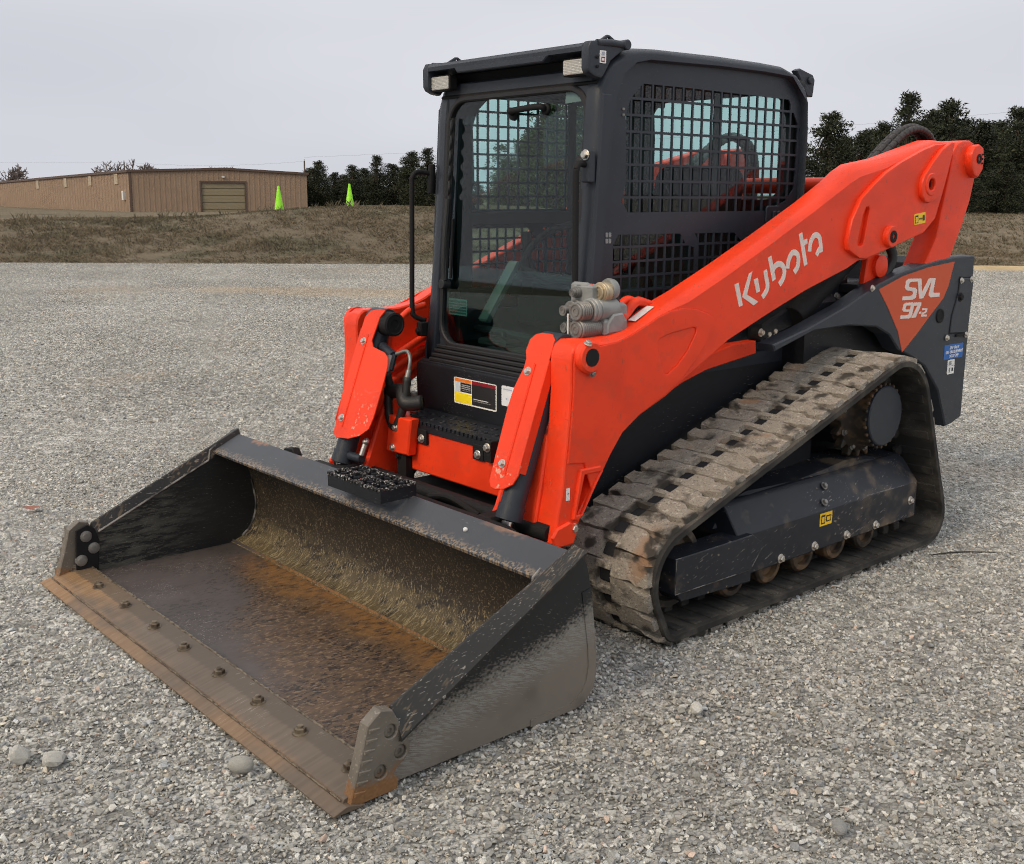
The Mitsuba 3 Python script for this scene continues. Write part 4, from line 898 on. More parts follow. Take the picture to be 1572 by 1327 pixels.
    P(q+'__boss', py([(-1.369, 1.703), (-1.394, 1.741), (-1.44, 1.753), (-1.478, 1.738), (-1.495, 1.692), (-1.485, 1.637), (-1.445, 1.601), (-1.404, 1.616), (-1.374, 1.657)], .685, .730, .010, (), 2), sm=40)
    P(q+'__pin', lathe((-1.438, .729, 1.687), EYP, [(0, .022), (.004, .022), (.005, .012), (.001, .010)], 20), 'matte_black')
    for i in range(3): P(q+'__bolt', hexbolt((-1.466, .729, 1.667+.02*i), EYP, .005, .004, False), 'matte_black', 20)
    # lift cylinder between arm and body
    P('lift_cylinder', cat(cyl((-.76, .55, 1.30), (-.30, .55, 1.02), .05, 24), cyl((-.735, .52, 1.347), (-.735, .60, 1.347), .055, 24)), 'matte_black')
    P('link_bracket', cat(py([(-.72, 1.28), (-.80, 1.28), (-.86, 1.14), (-.70, 1.14)], .60, .63, .004), lathe((-.80, .60, 1.215), EYP, [(0, .05), (.05, .05), (.055, .03)], 24)), 'orange')
    P('hose_guard', tube([(-.86, .62, 1.34), (-.90, .64, 1.25), (-.84, .63, 1.16), (-.78, .62, 1.14)], .022, 10), 'hose_rubber', True)
    if s > 0:
        decal(f'{L}__{k}__warning_label', (-.936, .7123, 1.392), -EXP*.98+EZP*.10, EZP*.98+EXP*.10, .094, .048, [(.06, .12, .34, .85, (.03, .02, 0)), (.11, .2, .29, .7, (.82, .5, .012)), (.42, .40, .70, .55, (.12, .09, .0)), (.74, .25, .92, .75, (.03, .02, 0))], (.82, .52, .012))
        decal(f'{L}__{k}__small_label', (1.1285, .6903, .513), -EXP, EZP, .017, .043, [(.3, .5, .7, .6, (.2, .2, .2))], (.75, .73, .70))
        def letter(pts, w, closed=False, mitre=True):
            g = Polygon(pts) if closed else LineString(smooth_path(pts, 5) if len(pts) > 3 else pts).buffer(w/2, cap_style=2, join_style=1)
            part(k+'__lettering', py(np.array(g.exterior.coords)[:-1], .6895, .6915), 'letter_white', False)
        letter([(.277, 1.191), (.254, 1.197), (.223, 1.111), (.244, 1.106)], 0, True)
        letter([(.173, 1.236), (.193, 1.227), (.228, 1.142), (.156, 1.106), (.129, 1.119), (.200, 1.150)], 0, True)
        letter([(.162, 1.204), (.138, 1.210), (.120, 1.158), (.141, 1.153)], 0, True)
        letter([(.094, 1.237), (.083, 1.205), (.074, 1.178), (.080, 1.157), (.104, 1.134)], .0215)
        letter([(.069, 1.287), (.034, 1.196)], .0225)
        letter([(.046, 1.236), (.030, 1.251), (.006, 1.258), (-.020, 1.247), (-.030, 1.224), (-.022, 1.198), (-.001, 1.177)], .0225)
        letter([(-.049, 1.237), (-.054, 1.268), (-.070, 1.293), (-.090, 1.299), (-.112, 1.288), (-.119, 1.264), (-.114, 1.240), (-.095, 1.220)], .0225)
        letter([(-.124, 1.372), (-.170, 1.246)], .0225)
        letter([(-.138, 1.331), (-.172, 1.341)], .020)
        letter([(-.191, 1.299), (-.194, 1.331), (-.210, 1.356), (-.231, 1.364), (-.254, 1.352), (-.266, 1.321), (-.272, 1.294)], .0225)
        letter([(-.268, 1.314), (-.254, 1.303), (-.240, 1.282)], .0205)
    return k
build_arm(1); build_arm(-1)
part('cross_tube', cyl((-.75, -.60, 1.562), (-.75, .60, 1.562), .036, 28), 'orange')
# hose bundles looping over the rear of each arm
for s in (1, -1):
    for j in range(3):
        y = .49+.026*j; dz = -.010*abs(j-1)
        P = [(-.55, y, 1.50+dz), (-.78, y, 1.60+dz), (-.98, y, 1.735+dz), (-1.12, y, 1.812+dz), (-1.24, y, 1.828+dz), (-1.34, y, 1.785+dz), (-1.39, y, 1.66), (-1.38, y, 1.45)]
        c = tube(P, .0155, 10); q = smooth_path(P, 8); ms = [c]
        for i in range(4, len(q)-6, 2): ms.append(lathe(q[i], q[i+1]-q[i], [(0, .015), (.002, .0175), (.007, .0175), (.009, .015)], 10))
        m = cat(*ms); part('arm_hose', m if s > 0 else mirror(m), 'wrap', 40)

# ---- front of the machine between the arms
part('cross_member', px(rrect(-.36, .432, .47, .603, .012), 1.02, 1.085, .006), 'orange', 30)
part('cross_member__warning_plate', bx(1.0852, 1.0862, .258, .272, .50, .54, 0), 'matte_black', False)
b_ = part('step_bracket', cat(px([(-.362, .497), (-.212, .502), (-.185, .650), (-.338, .648)], 1.09, 1.135, .006)), 'orange', 30)
for y, z in ((-.292, .604), (-.312, .519)): part('step_bracket__bolt', hexbolt((1.135, y, z), EXP, .011, .009), 'zinc', 20)
part('step_bracket__pin', cat(bx(1.075, 1.115, -.31, -.25, .30, .50, .004), hexbolt((1.115, -.30, .485), EXP, .012, .01)), 'matte_black')
for s in (1, -1):
    m = cat(py([(1.05, .30), (1.30, .30), (1.20, .45), (1.10, .70), (1.0, .70)], .40, .425, .006), py([(1.10, .42), (1.19, .40), (1.13, .72), (1.06, .74)], .53, .60, .006))
    part('arm_gusset', m if s > 0 else mirror(m), 'orange', 24)
# step with a punched tread
st = part('step', cat(pz([(.905, -.42), (.905, .26), (1.088, .26), (1.092, -.262)], .622, .640, .003), bx(1.076, 1.092, -.258, .25, .600, .637, .002)), 'black_paint', 20)
tr_ = []
for i in range(9):
    for j in range(2):
        c = (.965+.065*j, -.33+.064*i+.02*j); tr_.append(lathe((c[0], c[1], .640), EZP, [(0, .017), (.003, .016), (.003, .011), (.0, .010)], 12))
for i in range(20): tr_.append(bx(1.089, 1.097, -.255+.026*i, -.242+.026*i, .629, .642, .001))
part('step__tread', cat(*tr_), 'black_paint', 30, kind='stuff')
for y in (-.165, .185):
    part('step__bracket', bx(1.086, 1.098, y-.03, y+.03, .553, .612, .002), 'matte_black', 20)
    part('step__bolt', hexbolt((1.098, y, .575), EXP, .012, .010), 'zinc', 20)
part('step__bracket', bx(1.06, 1.11, .235, .275, .56, .64, .003), 'matte_black', 20); part('step__bolt', hexbolt((1.11, .255, .615), EXP, .012, .011), 'zinc', 20)
# black nose panel under the door with its stickers
part('front_panel', cat(px(rrect(-.475, .56, .46, .832, .02), .86, .90, .012, (), 2), bx(.74, .89, -.46, .46, .822, .842, .008)), 'black_paint', 30)
part('door_sill', cat(*[px(rrect(-.40, .838+.017*i, .43, .853+.017*i, .004, 2), .80, .888-.013*i, .003) for i in range(4)]), 'rubber_seal', 30)
it = [(.02, .84, .42, .97, (.75, .20, .03)), (.03, .44, .15, .84, (.55, .62, .68)), (.16, .47, .42, .83, (.02, .02, .022)), (.02, .05, .42, .43, (.86, .68, .02)), (.44, .06, .98, .97, (.02, .02, .022)), (.44, .84, .98, .97, (.22, .012, .02)), (.60, .55, .73, .80, (.72, .74, .72)), (.84, .53, .97, .78, (.72, .74, .72)), (.70, .87, .95, .93, (.70, .6, .6))]
for i in range(5): it.append((.47, .14+.07*i, .92-.05*(i % 3), .17+.07*i, (.55, .55, .55)))
for i in range(4): it.append((.19, .52+.07*i, .40, .55+.07*i, (.4, .4, .4)))
it += [(.07, .12, .22, .15, (.05, .04, 0)), (.13, .16, .17, .32, (.05, .04, 0)), (.28, .22, .34, .32, (.12, .10, 0)), (.31, .12, .36, .17, (.12, .1, 0))]
decal(f'{L}__front_panel__warning_label', (.9005, -.210, .690), EYP, EZP, .268, .106, it)
decal(f'{L}__front_panel__caution_label', (.9005, .088, .722), EYP, EZP, .105, .078, [(.1, .8, .6, .86, (.4, .45, .55)), (.55, .5, .8, .58, (.3, .3, .4)), (.25, .3, .32, .42, (.4, .45, .55))], (.72, .74, .77))
# dark space and quick coupler behind the bucket
part('quick_coupler', cat(px([(-.52, .06), (.52, .06), (.52, .34), (.40, .36), (-.40, .36), (-.52, .34)], 1.24, 1.29, .01), cyl((1.17, -.66, .40), (1.17, .66, .40), .03, 20), bx(1.14, 1.30, -.50, -.42, .12, .44, .01), bx(1.14, 1.30, .42, .50, .12, .44, .01), tube([(1.22, .05, .41), (1.24, .20, .44), (1.22, .34, .40)], .012, 8)), 'matte_black')
# tilt cylinders with their sheet guards
A_ = np.array([1.134, 0, .928]); E_ = np.array([.113, 0, -.304]); E_ /= np.linalg.norm(E_); N_ = np.array([.304, 0, .113]); N_ /= np.linalg.norm(N_)
def on_guard(y, s, h): return A_+EYP*y+E_*s+N_*h
GF = [(-.545, -.100), (-.520, -.128), (-.470, -.139), (-.415, -.139), (-.440, -.108), (-.447, -.05), (-.452, -.008), (-.430, .016), (-.345, .029), (-.313, .045), (-.296, .080), (-.292, .176), (-.293, .288), (-.303, .338), (-.349, .373), (-.421, .398), (-.505, .407), (-.532, .395), (-.538, .368), (-.548, .212), (-.550, .0)]
GN = [(.470, -.110), (.490, -.130), (.520, -.139), (.570, -.139), (.590, -.120), (.590, -.06), (.586, -.009), (.589, .134), (.594, .348), (.580, .382), (.545, .404), (.500, .414), (.476, .410), (.462, .390), (.458, .305), (.452, .127), (.457, .063), (.468, .022), (.478, -.010), (.478, -.042), (.464, -.070)]
for s, G_, yc in ((-1, GF, -.500), (1, GN, .545)):
    m = place2(solid(G_, 0, .007, .0025, (), 2), A_-N_*.004, EYP, E_, N_)
    # a folded edge along the outer side
    lip = place2(pz(rect(0, -.05, .006, .34), -.035, .003, .002), A_+EYP*(-.552 if s < 0 else .586), EYP, E_, N_)
    rib = place2(solid(rect(-.004, -.03, .004, .36), 0, .004, .0035), A_+EYP*(yc-.015*s)+N_*.002, EYP, E_, N_)
    c = part('tilt_cylinder', cat(cyl(on_guard(yc, -.10, -.055), on_guard(yc, .475, -.055), .042, 32), lathe(on_guard(yc, .45, -.055), E_, [(0, .046), (.05, .046), (.055, .03)], 32), cyl(on_guard(yc-.05, -.105, -.05), on_guard(yc+.05, -.105, -.05), .05, 28)), 'slate')[len(L)+2:]
    part(c+'__rod', cyl(on_guard(yc, .49, -.055), on_guard(yc, .70, -.055), .021, 24), 'chrome', 40)
    part(c+'__guard', cat(m, lip, rib), 'orange_cover', 35)
    for y, q in ((.504, .0), (.504, .324)): part(c+'__bolt', hexbolt(on_guard(s*y, q, .003), N_, .011, .009), 'zinc', 20)
    if s < 0:
        part(c+'__eye', lathe((1.055, -.46, 1.000), EYP, [(0, .05), (.06, .048), (.064, .040), (.061, .036), (.061, .020), (.055, .018)], 32), 'matte_black')
        part(c+'__port', cat(cyl(on_guard(-.455, .0, -.055), on_guard(-.36, .03, -.055), .020, 16), cyl(on_guard(-.37, .02, -.06), on_guard(-.365, .09, -.06), .017, 6)), 'slate')
        part(c+'__fitting', cat(cyl(on_guard(-.365, .03, -.045), on_guard(-.36, .10, -.045), .012, 6), tube([on_guard(-.35, .02, -.06), on_guard(-.30, .0, -.07), on_guard(-.27, .03, -.075), on_guard(-.265, .08, -.08)], .0075, 10), cyl(on_guard(-.265, .07, -.08), on_guard(-.262, .11, -.08), .011, 12)), 'coupler_steel', 40)
        part(c+'__fitting', cat(cyl(on_guard(-.37, .385, -.05), on_guard(-.375, .45, -.05), .011, 8), uvsphere(on_guard(-.37, .39, -.05), .015)), 'zinc', 40)
        part(c+'__port', cat(cyl(on_guard(-.47, .465, -.055), on_guard(-.375, .460, -.055), .018, 14)), 'slate')
        part('tilt_hose', tube([on_guard(-.262, .10, -.08), on_guard(-.262, .20, -.10), on_guard(-.30, .30, -.12), on_guard(-.36, .27, -.12), on_guard(-.37, .18, -.09)], .017, 12), 'hose_rubber', True)
        part('tilt_hose', tube([on_guard(-.365, .10, -.05), on_guard(-.37, .17, -.10), on_guard(-.40, .22, -.12)], .016, 12), 'hose_rubber', True)
        part('tilt_hose__sleeve', tube([on_guard(-.38, .17, -.10), on_guard(-.30, .16, -.10), on_guard(-.25, .20, -.10), on_guard(-.20, .18, -.14)], .03, 12), 'hose_rubber', True)
part('front_fitting', cat(cyl((.985, -.375, .635), (.985, -.375, .72), .018, 16), cyl((.985, -.375, .66), (.985, -.375, .675), .024, 16), cyl((1.02, -.40, .64), (1.02, -.40, .70), .014, 12)), 'coupler_steel', 30)
part('front_fitting__base', cat(bx(.94, 1.06, -.46, -.30, .622, .634, .003)), 'orange')
part('arm_pipe', tube([(.83, -.50, 1.06), (.92, -.51, 1.03), (1.00, -.52, .93), (1.0, -.52, .80)], .013, 10), 'orange', True)
for i in range(3): part('arm_pipe', tube([(.45, -.56-.015*i, 1.02-.055*i), (.75, -.56-.015*i, .93-.055*i), (.97, -.57, .83-.05*i)], .016, 8), 'orange', True)

# ---- auxiliary hydraulic couplers on the left arm
def coupler(name, p, segs, mat):
    r0 = segs[0][1]; prof = [(.003, r0*.30), (.0, r0*.34), (.0, r0*.5), (.003, r0*.54), (.003, r0*.72), (.0, r0*.78)]; x = 0
    for ln, r in segs: prof += [(x, r*.94), (x+.002, r), (x+ln-.002, r), (x+ln, r*.94)]; x += ln
    return part(name, lathe(p, (-1, 0, 0), prof, 28), mat, 35)
thr = lambda r, n: [(.006, r), (.003, r*.93)]*n
c0 = coupler('aux_coupler', (1.012, .60, 1.130), [(.008, .030), (.004, .034)]+thr(.034, 5), 'coupler_steel')
coupler('aux_coupler__collar', (.952, .60, 1.130), [(.012, .040), (.014, .043)], 'coupler_grey')
coupler('aux_coupler__body', (.927, .60, 1.130), [(.012, .038), (.085, .040), (.006, .036)], 'coupler_grey')
c1 = coupler('aux_coupler', (1.010, .60, 1.069), [(.006, .030), (.006, .035)]+thr(.034, 10), 'coupler_steel')
coupler('aux_coupler', (1.004, .53, 1.128), [(.015, .018), (.01, .014), (.012, .022), (.02, .032), (.012, .036), (.05, .034)], 'coupler_steel')
coupler('aux_coupler', (.998, .53, 1.069), [(.015, .018), (.01, .014), (.012, .022), (.03, .030), (.06, .028)], 'coupler_steel')
coupler('aux_coupler', (.962, .53, 1.188), [(.012, .014), (.006, .018), (.016, .020), (.014, .026)], 'coupler_steel')
part('coupler_block', cat(bx(.87, .93, .505, .60, 1.15, 1.215, .008), bx(.80, .91, .50, .64, 1.04, 1.10, .01), bx(.78, .86, .51, .62, 1.03, 1.15, .01)), 'coupler_grey')
part('coupler_bracket', bx(.905, .925, .49, .57, 1.145, 1.222, .008), 'coupler_grey'); part('coupler_lever', py([(.868, 1.117), (.822, 1.119), (.806, 1.098), (.835, 1.051), (.900, 1.049), (.898, 1.085)], .625, .645, .006), 'coupler_grey')
part('coupler_wire', tube([(1.0, .555, 1.12), (1.0, .556, 1.07), (1.0, .556, 1.035)], .004, 8), 'white_metal', True)
c2 = coupler('flat_coupler', (.908, .60, 1.189), [(.008, .026), (.004, .033), (.010, .036), (.006, .033), (.02, .034)], 'brass')
part('flat_coupler__cap', lathe((.86, .60, 1.196), (-1, 0, .1), [(0, .036), (.012, .040), (.03, .034), (.04, .015)], 28), 'coupler_grey', 40)
part('flat_coupler__seal', cat(uvsphere((.905, .57, 1.205), .012), uvsphere((.90, .565, 1.185), .010)), 'orange')
part('flat_coupler__strap', tube([(.85, .60, 1.17), (.825, .61, 1.15), (.81, .60, 1.18), (.80, .60, 1.12), (.77, .60, 1.10)], .008, 8), 'hose_rubber', True)
for j in range(2): part('aux_pipe', tube([(.83, .60-.05*j, 1.09), (.79, .60-.05*j, 1.10), (.765, .60-.05*j, 1.105), (.735, .60-.05*j, 1.132), (.705, .60-.05*j, 1.148), (.66, .60-.05*j, 1.138), (.60, .60-.05*j, 1.12)], [.024, .024, .017, .017, .017, .016, .016], 12), 'orange', True)
decal(f'{L}__lift_arm__top_label', (.765, .602, 1.0815), -EXP*.9+EZP*.43, EYP*-1, .115, -.045, [(.45, .3, .7, .6, (.1, .1, .1))], (.78, .74, .72)) if False else None
part('lift_arm__top_label', place2(pz(rrect(0, 0, .105, .036, .003, 2), 0, .0012), (.765, .612, 1.0855), -EXP*.905+EZP*.425, EYP, EZP*.905+EXP*.425), 'white_metal', False, label='small white sticker on the top of the arm elbow')

# ---- cab
def lean(m, k=.062):   # the cab front leans: forwards at its foot
    v = m.vertices.copy(); v[:, 0] += (1.82-v[:, 2])*k*np.clip((v[:, 0]-.25)/.4, 0, 1); return trimesh.Trimesh(v, m.faces, process=False)
HO = [(.880, .80), (.838, 1.10), (.806, 1.45), (.788, 1.80), (.780, 1.875), (.762, 1.930), (.717, 1.980), (.651, 2.021), (.582, 2.034), (.472, 2.040), (.133, 2.044), (-.147, 2.041), (-.276, 2.036), (-.37, 2.012), (-.438, 1.962), (-.468, 1.905), (-.478, 1.78), (-.476, 1.60), (-.470, .95), (-.470, .80)]
HI = [(.800, .88), (.765, 1.12), (.735, 1.45), (.712, 1.72), (.688, 1.865), (.655, 1.935), (.596, 1.976), (.526, 1.990), (.131, 1.998), (-.15, 1.997), (-.33, 1.990), (-.400, 1.955), (-.437, 1.893), (-.446, 1.75), (-.445, 1.576), (-.440, .95), (-.435, .88)]
HSEC = [(.012, .40), (.0, .42), (.0, .445), (.008, .463), (.022, .472)]
def hoop():
    Po, Pi = ccw(HO), ccw(HI)[::-1]
    R_ = [([inset(Po, .012), inset(Pi, .006)], .395), ([Po, Pi], .405), ([Po, Pi], .430), ([inset(Po, .0025), Pi], .444), ([inset(Po, .007), inset(Pi, .001)], .456), ([inset(Po, .014), inset(Pi, .003)], .466), ([inset(Po, .0235), inset(Pi, .006)], .472)]
    return to_axes(rings_solid(R_), 'y')
GR = [(.611, 1.566), (.619, 1.80), (.594, 1.86), (.529, 1.918), (-.355, 1.908), (-.439, 1.791), (-.418, 1.545), (-.364, 1.495), (-.198, 1.444), (.596, 1.451), (.632, 1.496)]
GL1 = [(.645, 1.375), (.303, 1.373), (.266, 1.328), (.217, 1.318), (.20, 1.05), (.66, 1.05), (.675, 1.333)]
GL2 = [(.217, 1.372), (-.028, 1.370), (-.081, 1.333), (-.09, 1.10), (.19, 1.10), (.20, 1.318), (.20, 1.35)]
def side_panel():
    """steel side sheet with its square punched holes"""
    cells = []
    def punch(poly, x0, z0, px_, pz_, bw):
        P = Polygon(poly).buffer(0)
        nx, nz = int(1.3/px_)+2, int(.8/pz_)+2
        for i in range(nx):
            for j in range(nz):
                c = sbox(x0-(i+1)*px_+bw/2, z0-(j+1)*pz_+bw/2, x0-i*px_-bw/2, z0-j*pz_-bw/2).intersection(P)
                for g in getattr(c, 'geoms', [c]):
                    if g.geom_type == 'Polygon' and g.area > 1e-4: cells.append(g)
    punch(GR, .648, 1.9195, .0567, .0586, .0092)
    punch(unary_union([Polygon(GL1).buffer(0), Polygon(GL2).buffer(0)]).buffer(.004).exterior.coords if False else GL1, .675, 1.3845, .0480, .0540, .0088)
    punch(GL2, .675, 1.3845, .0480, .0540, .0088)
    sheet = Polygon(inset(ccw(HI), -.006))
    g = sheet.difference(unary_union(cells))
    ms = []
    for q in getattr(g, 'geoms', [g]):
        q = q.simplify(.0003); ms.append(py(np.array(q.exterior.coords)[:-1], .436, .442, 0, [np.array(h.coords)[:-1] for h in q.interiors]))
    return cat(*ms)
HOOP, SIDE = hoop(), side_panel()
cabk = part('cab', HOOP, 'slate', 50); part('cab', mirror(HOOP), 'slate', 50)
for s in (1, -1):
    M = (lambda m: m) if s > 0 else mirror
    w = part('side_window', M(SIDE), 'slate', False)[len(L)+2:]
    part(w+'__pane', M(py(inset(ccw([(.70, 1.03), (.68, 1.80), (.63, 1.92), (.52, 1.965), (-.33, 1.955), (-.41, 1.88), (-.41, 1.03)]), .0), .418, .4182)), 'tinted_glass', False)
    part(w+'__divider', M(cat(bx(.045, .090, .408, .416, 1.03, 1.96, .003), bx(-.43, .74, .400, .416, .86, 1.03, .003), bx(-.44, -.355 if s > 0 else -.295, .398, .416, 1.0, 1.97, .003), bx(.655, .735, .398, .416, 1.0, 1.80, .003), bx(-.43, .70, .398, .416, 1.39, 1.445, .003), bx(-.40, .62, .398, .416, 1.925, 1.99, .003))), 'cab_plastic', 20)
    part(w+'__clip', M(cat(*[bx(x, x+.012, .442, .446, z, z+.010, .002) for x, z in ((.628, 1.815), (.628, 1.795))])), 'coupler_steel', 20)
part('side_window__latch', cat(py(rrect(-.322, 1.40, -.225, 1.476, .015), .441, .450, .003), py(rrect(-.285, 1.41, -.262, 1.455, .006), .450, .459, .003), py(rrect(-.312, 1.41, -.292, 1.455, .006), .450, .459, .003)), 'slate', 30)
part('side_window__vent', cat(*[py(rrect(.684+a, 1.345+b, .697+a, 1.362+b, .002, 2), .441, .445, .001) for a, b in ((0, 0), (.016, 0), (0, .022), (.016, .022))]), 'coupler_grey', 20)
roofk = part('cab_roof', cat(py([(.70, 1.99), (.66, 2.026), (.58, 2.036), (.13, 2.046), (-.15, 2.043), (-.28, 2.036), (-.38, 2.005), (-.44, 1.95), (-.42, 1.94), (-.36, 1.98), (-.2, 2.0), (.5, 2.0), (.66, 1.97)], -.42, .42, .006)), 'slate', 30)
# rear wall with window
RW = rrect(-.415, 1.50, .355, 1.945, .09, 6)
part('rear_wall', px(rrect(-.44, .86, .44, 2.0, .03), -.470, -.444, .003, [RW]), 'cab_plastic', 30)
part('rear_window', px(RW, -.456, -.4558), 'tinted_glass', False)
part('rear_window__bar', bx(-.462, -.448, -.03, .0, 1.50, 1.945, .002), 'cab_plastic')
# door opening frame, seal and pane (leaning)
DO = rrect(-.425, .885, .425, 1.955, .05); DH = rrect(-.395, .905, .405, 1.893, .10, 6); DH[:, 0] *= 1
fx = lambda m: lean(m)
part('door', fx(px(DO, .735, .775, .006, [DH])), 'slate', 30)
part('door__seal', fx(px(inset(ccw(DH), -.012), .762, .784, .005, [inset(ccw(DH), .012)])), 'rubber_seal', 40)
part('door__pane', fx(px(inset(ccw(DH), -.002), .768, .7682)), 'tinted_glass', False)
part('door__handle', fx(cat(tube([(.785, .012, 1.820), (.80, .012, 1.828), (.805, .04, 1.828), (.805, .15, 1.834), (.80, .188, 1.834), (.785, .188, 1.826)], .012, 10), lathe((.772, .010, 1.812), EXP, [(0, .020), (.012, .018)], 16), lathe((.772, .190, 1.826), EXP, [(0, .022), (.012, .020)], 16))), 'matte_black', True)
part('door__inside_sticker', fx(px([(.272, 1.842), (.360, 1.846), (.360, 1.868), (.335, 1.884), (.276, 1.884)], .758, .760)), 'coupler_grey', False, label='pale sticker in the upper corner of the door pane')
decal(f'{L}__door__data_label', (.800, -.372, 1.028), EYP, EZP, .122, .068, [(.05, .1+.17*i, .95, .2+.17*i, (.03, .06, .055)) for i in range(5)], (.10, .17, .16))
wp = part('wiper', fx(cat(tube([(.795, -.355, 1.16), (.805, -.352, 1.30), (.80, -.348, 1.50)], .010, 8), bx(.792, .802, -.368, -.340, 1.17, 1.38, .003), cyl((.77, -.360, 1.155), (.81, -.360, 1.155), .020, 16))), 'cab_plastic', 30)
part('wiper__blade', fx(cat(tube([(.787, -.352, 1.22), (.787, -.350, 1.82)], .008, 6, False), bx(.782, .790, -.331, -.322, 1.18, 1.42, .002))), 'matte_black', 30)
part('wiper__blade', fx(cat(*[tube([(.79, -.36, 1.45+.06*i), (.80, -.345, 1.48+.06*i), (.79, -.355, 1.51+.06*i)], .006, 6) for i in range(6)])), 'cab_plastic', 30)
# A pillars' inner faces and header
for s in (1, -1):
    m = cat(fx(px([(.42, .86), (.462, .86), (.462, 1.93), (.42, 1.96)], .70, .765, .01)), fx(px([(.455, .87), (.476, .87), (.476, 1.86), (.455, 1.88)], .72, .775, .008)))
    part('cab_pillar', m if s > 0 else mirror(m), 'slate', 30)
part('cab_pillar__bracket', cat(bx(.835, .875, -.50, -.465, .93, .99, .004), hexbolt((.875, -.485, .952), EXP, .012, .01)), 'matte_black', 20)
# visor over the door
vs = part('roof_visor', cat(py([(.845, 2.003), (.846, 2.018), (.835, 2.030), (.80, 2.037), (.67, 2.041), (.64, 2.036), (.66, 2.0), (.78, 1.995), (.80, 2.003)], -.445, .445, .004),
    px([(-.272, 2.004), (-.252, 1.984), (.245, 1.982), (.268, 2.0), (.268, 2.006), (-.272, 2.008)], .815, .8465, .004),
    ), 'slate', 35)
part('roof_visor__recess', cat(bx(.70, .722, -.445, .445, 1.90, 2.0, .006), bx(.70, .775, -.445, .445, 1.895, 1.912, .006)), 'matte_black')  # back wall coloured black to paint the shade under the visor
VE = [(.835, 2.034), (.847, 2.012), (.847, 1.945), (.838, 1.928), (.812, 1.917), (.780, 1.913), (.765, 1.93), (.735, 1.975), (.69, 2.005), (.66, 2.02), (.66, 2.042), (.78, 2.042)]
for s in (1, -1):
    m = cat(py(VE, .440, .478, .008, (), 2), tube([(.80, .470, 2.030), (.74, .474, 2.034), (.675, .474, 2.034)], .013, 10), cyl((.664, .455, 2.034), (.664, .490, 2.034), .018, 16))
    part(vs[len(L)+2:]+'__end_cap', m if s > 0 else mirror(m), 'slate', 40)
    m = py([(.760, 2.042), (.715, 2.068), (.703, 2.068), (.655, 2.044)], .425, .437, .002, [circ(.708, 2.054, .006, 10)]); part('cab_roof__lifting_eye', m if s > 0 else mirror(m), 'slate', 20)
    m = cat(py([(-.415, 2.03), (-.44, 2.04), (-.535, 2.02), (-.55, 2.0), (-.54, 1.93), (-.50, 1.93), (-.46, 1.98)], .40, .43, .004), cyl((-.51, .43, 1.995), (-.51, .442, 1.995), .016, 12)); part('cab_roof__rear_bracket', m if s > 0 else mirror(m), 'slate', 30)
    # work light
    y0, y1 = (.325, .450)
    hs = px(rrect(y0, 1.925, y1, 1.986, .010, 3), .785, .826, .004); k = part('work_light', hs if s > 0 else mirror(hs), 'matte_black', 30)[len(L)+2:]
    rib = [px(rrect(y0+.006, 1.930, y1-.006, 1.981, .006, 3), .824, .8275, .002)]
    for i in range(9): rib.append(px(rect(y0+.010, 1.9335+.0052*i, y1-.010, 1.9360+.0052*i), .8270, .8292, .0008))
    m = cat(*rib); part(k+'__lens', m if s > 0 else mirror(m), 'lens', 30)
decal(f'{L}__roof_visor__label', (.793, .4785, 1.964), -EXP, EZP, .030, .042, [(.2, .08, .8, .5, (.25, .03, .03)), (.3, .2, .7, .4, (.75, .72, .7)), (.25, .62, .75, .9, (.35, .37, .42))])
part('roof_visor__screw', cat(hexbolt((.807, .478, 1.982), EYP, .006, .004, False), hexbolt((.806, .478, 1.951), EYP, .006, .004, False)), 'matte_black', 20)
# grab bars
part('grab_bar', cat(tube([(.820, .445, 1.622), (.850, .446, 1.624), (.866, .447, 1.605), (.868, .447, 1.57), (.866, .447, 1.3), (.864, .447, 1.05), (.85, .447, 1.02), (.82, .446, 1.02)], .0115, 12, True, 8)), 'matte_black', True)
part('grab_bar__bracket', cat(bx(.800, .825, .43, .47, 1.56, 1.67, .004), hexbolt((.825, .452, 1.652), EXP, .012, .01)), 'slate', 20)
part('grab_bar__bolt', hexbolt((.826, .450, 1.655), EXP, .013, .013), 'zinc', 20)
part('grab_bar', cat(tube([(.80, -.485, 1.602), (.865, -.495, 1.607), (.888, -.50, 1.585), (.890, -.50, 1.55), (.893, -.50, 1.30), (.896, -.50, 1.06), (.888, -.495, 1.015), (.84, -.485, .995)], .0105, 12, True, 8), bx(.79, .815, -.495, -.47, 1.52, 1.64, .004)), 'matte_black', True)
# inside
part('seat', cat(pz(rrect(-.25, -.24, .25, .24, .06), 1.06, 1.16, .03, (), 3)), 'fabric', 40)
m = px(rrect(-.23, 0, .23, .52, .07), -.05, .05, .03, (), 3); m.apply_transform(trimesh.transformations.rotation_matrix(-.16, [0, 1, 0])); m.vertices += [-.25, 0, 1.13]
part('seat__backrest', m, 'fabric', 40)
part('seat__base', bx(-.25, .22, -.20, .20, .86, 1.07, .02), 'cab_plastic')
part('cab_floor', bx(-.44, .78, -.42, .42, .82, .87, .01), 'matte_black')
for s in (1, -1):
    c = part('control_console', cat(bx(-.22, .40, s*.345-.055, s*.345+.055, .95, 1.16, .02), bx(.30, .46, s*.35-.05, s*.35+.05, 1.08, 1.17, .015)), 'cab_plastic')[len(L)+2:]
    part(c+'__lever', cat(lathe((.40, s*.33, 1.165), EZP, [(0, .05), (.02, .048), (.04, .034), (.06, .030), (.08, .02)], 16), tube([(.40, s*.33, 1.23), (.405, s*.33, 1.28), (.41, s*.33, 1.36)], [.016, .02, .026], 10)), 'matte_black', 40)
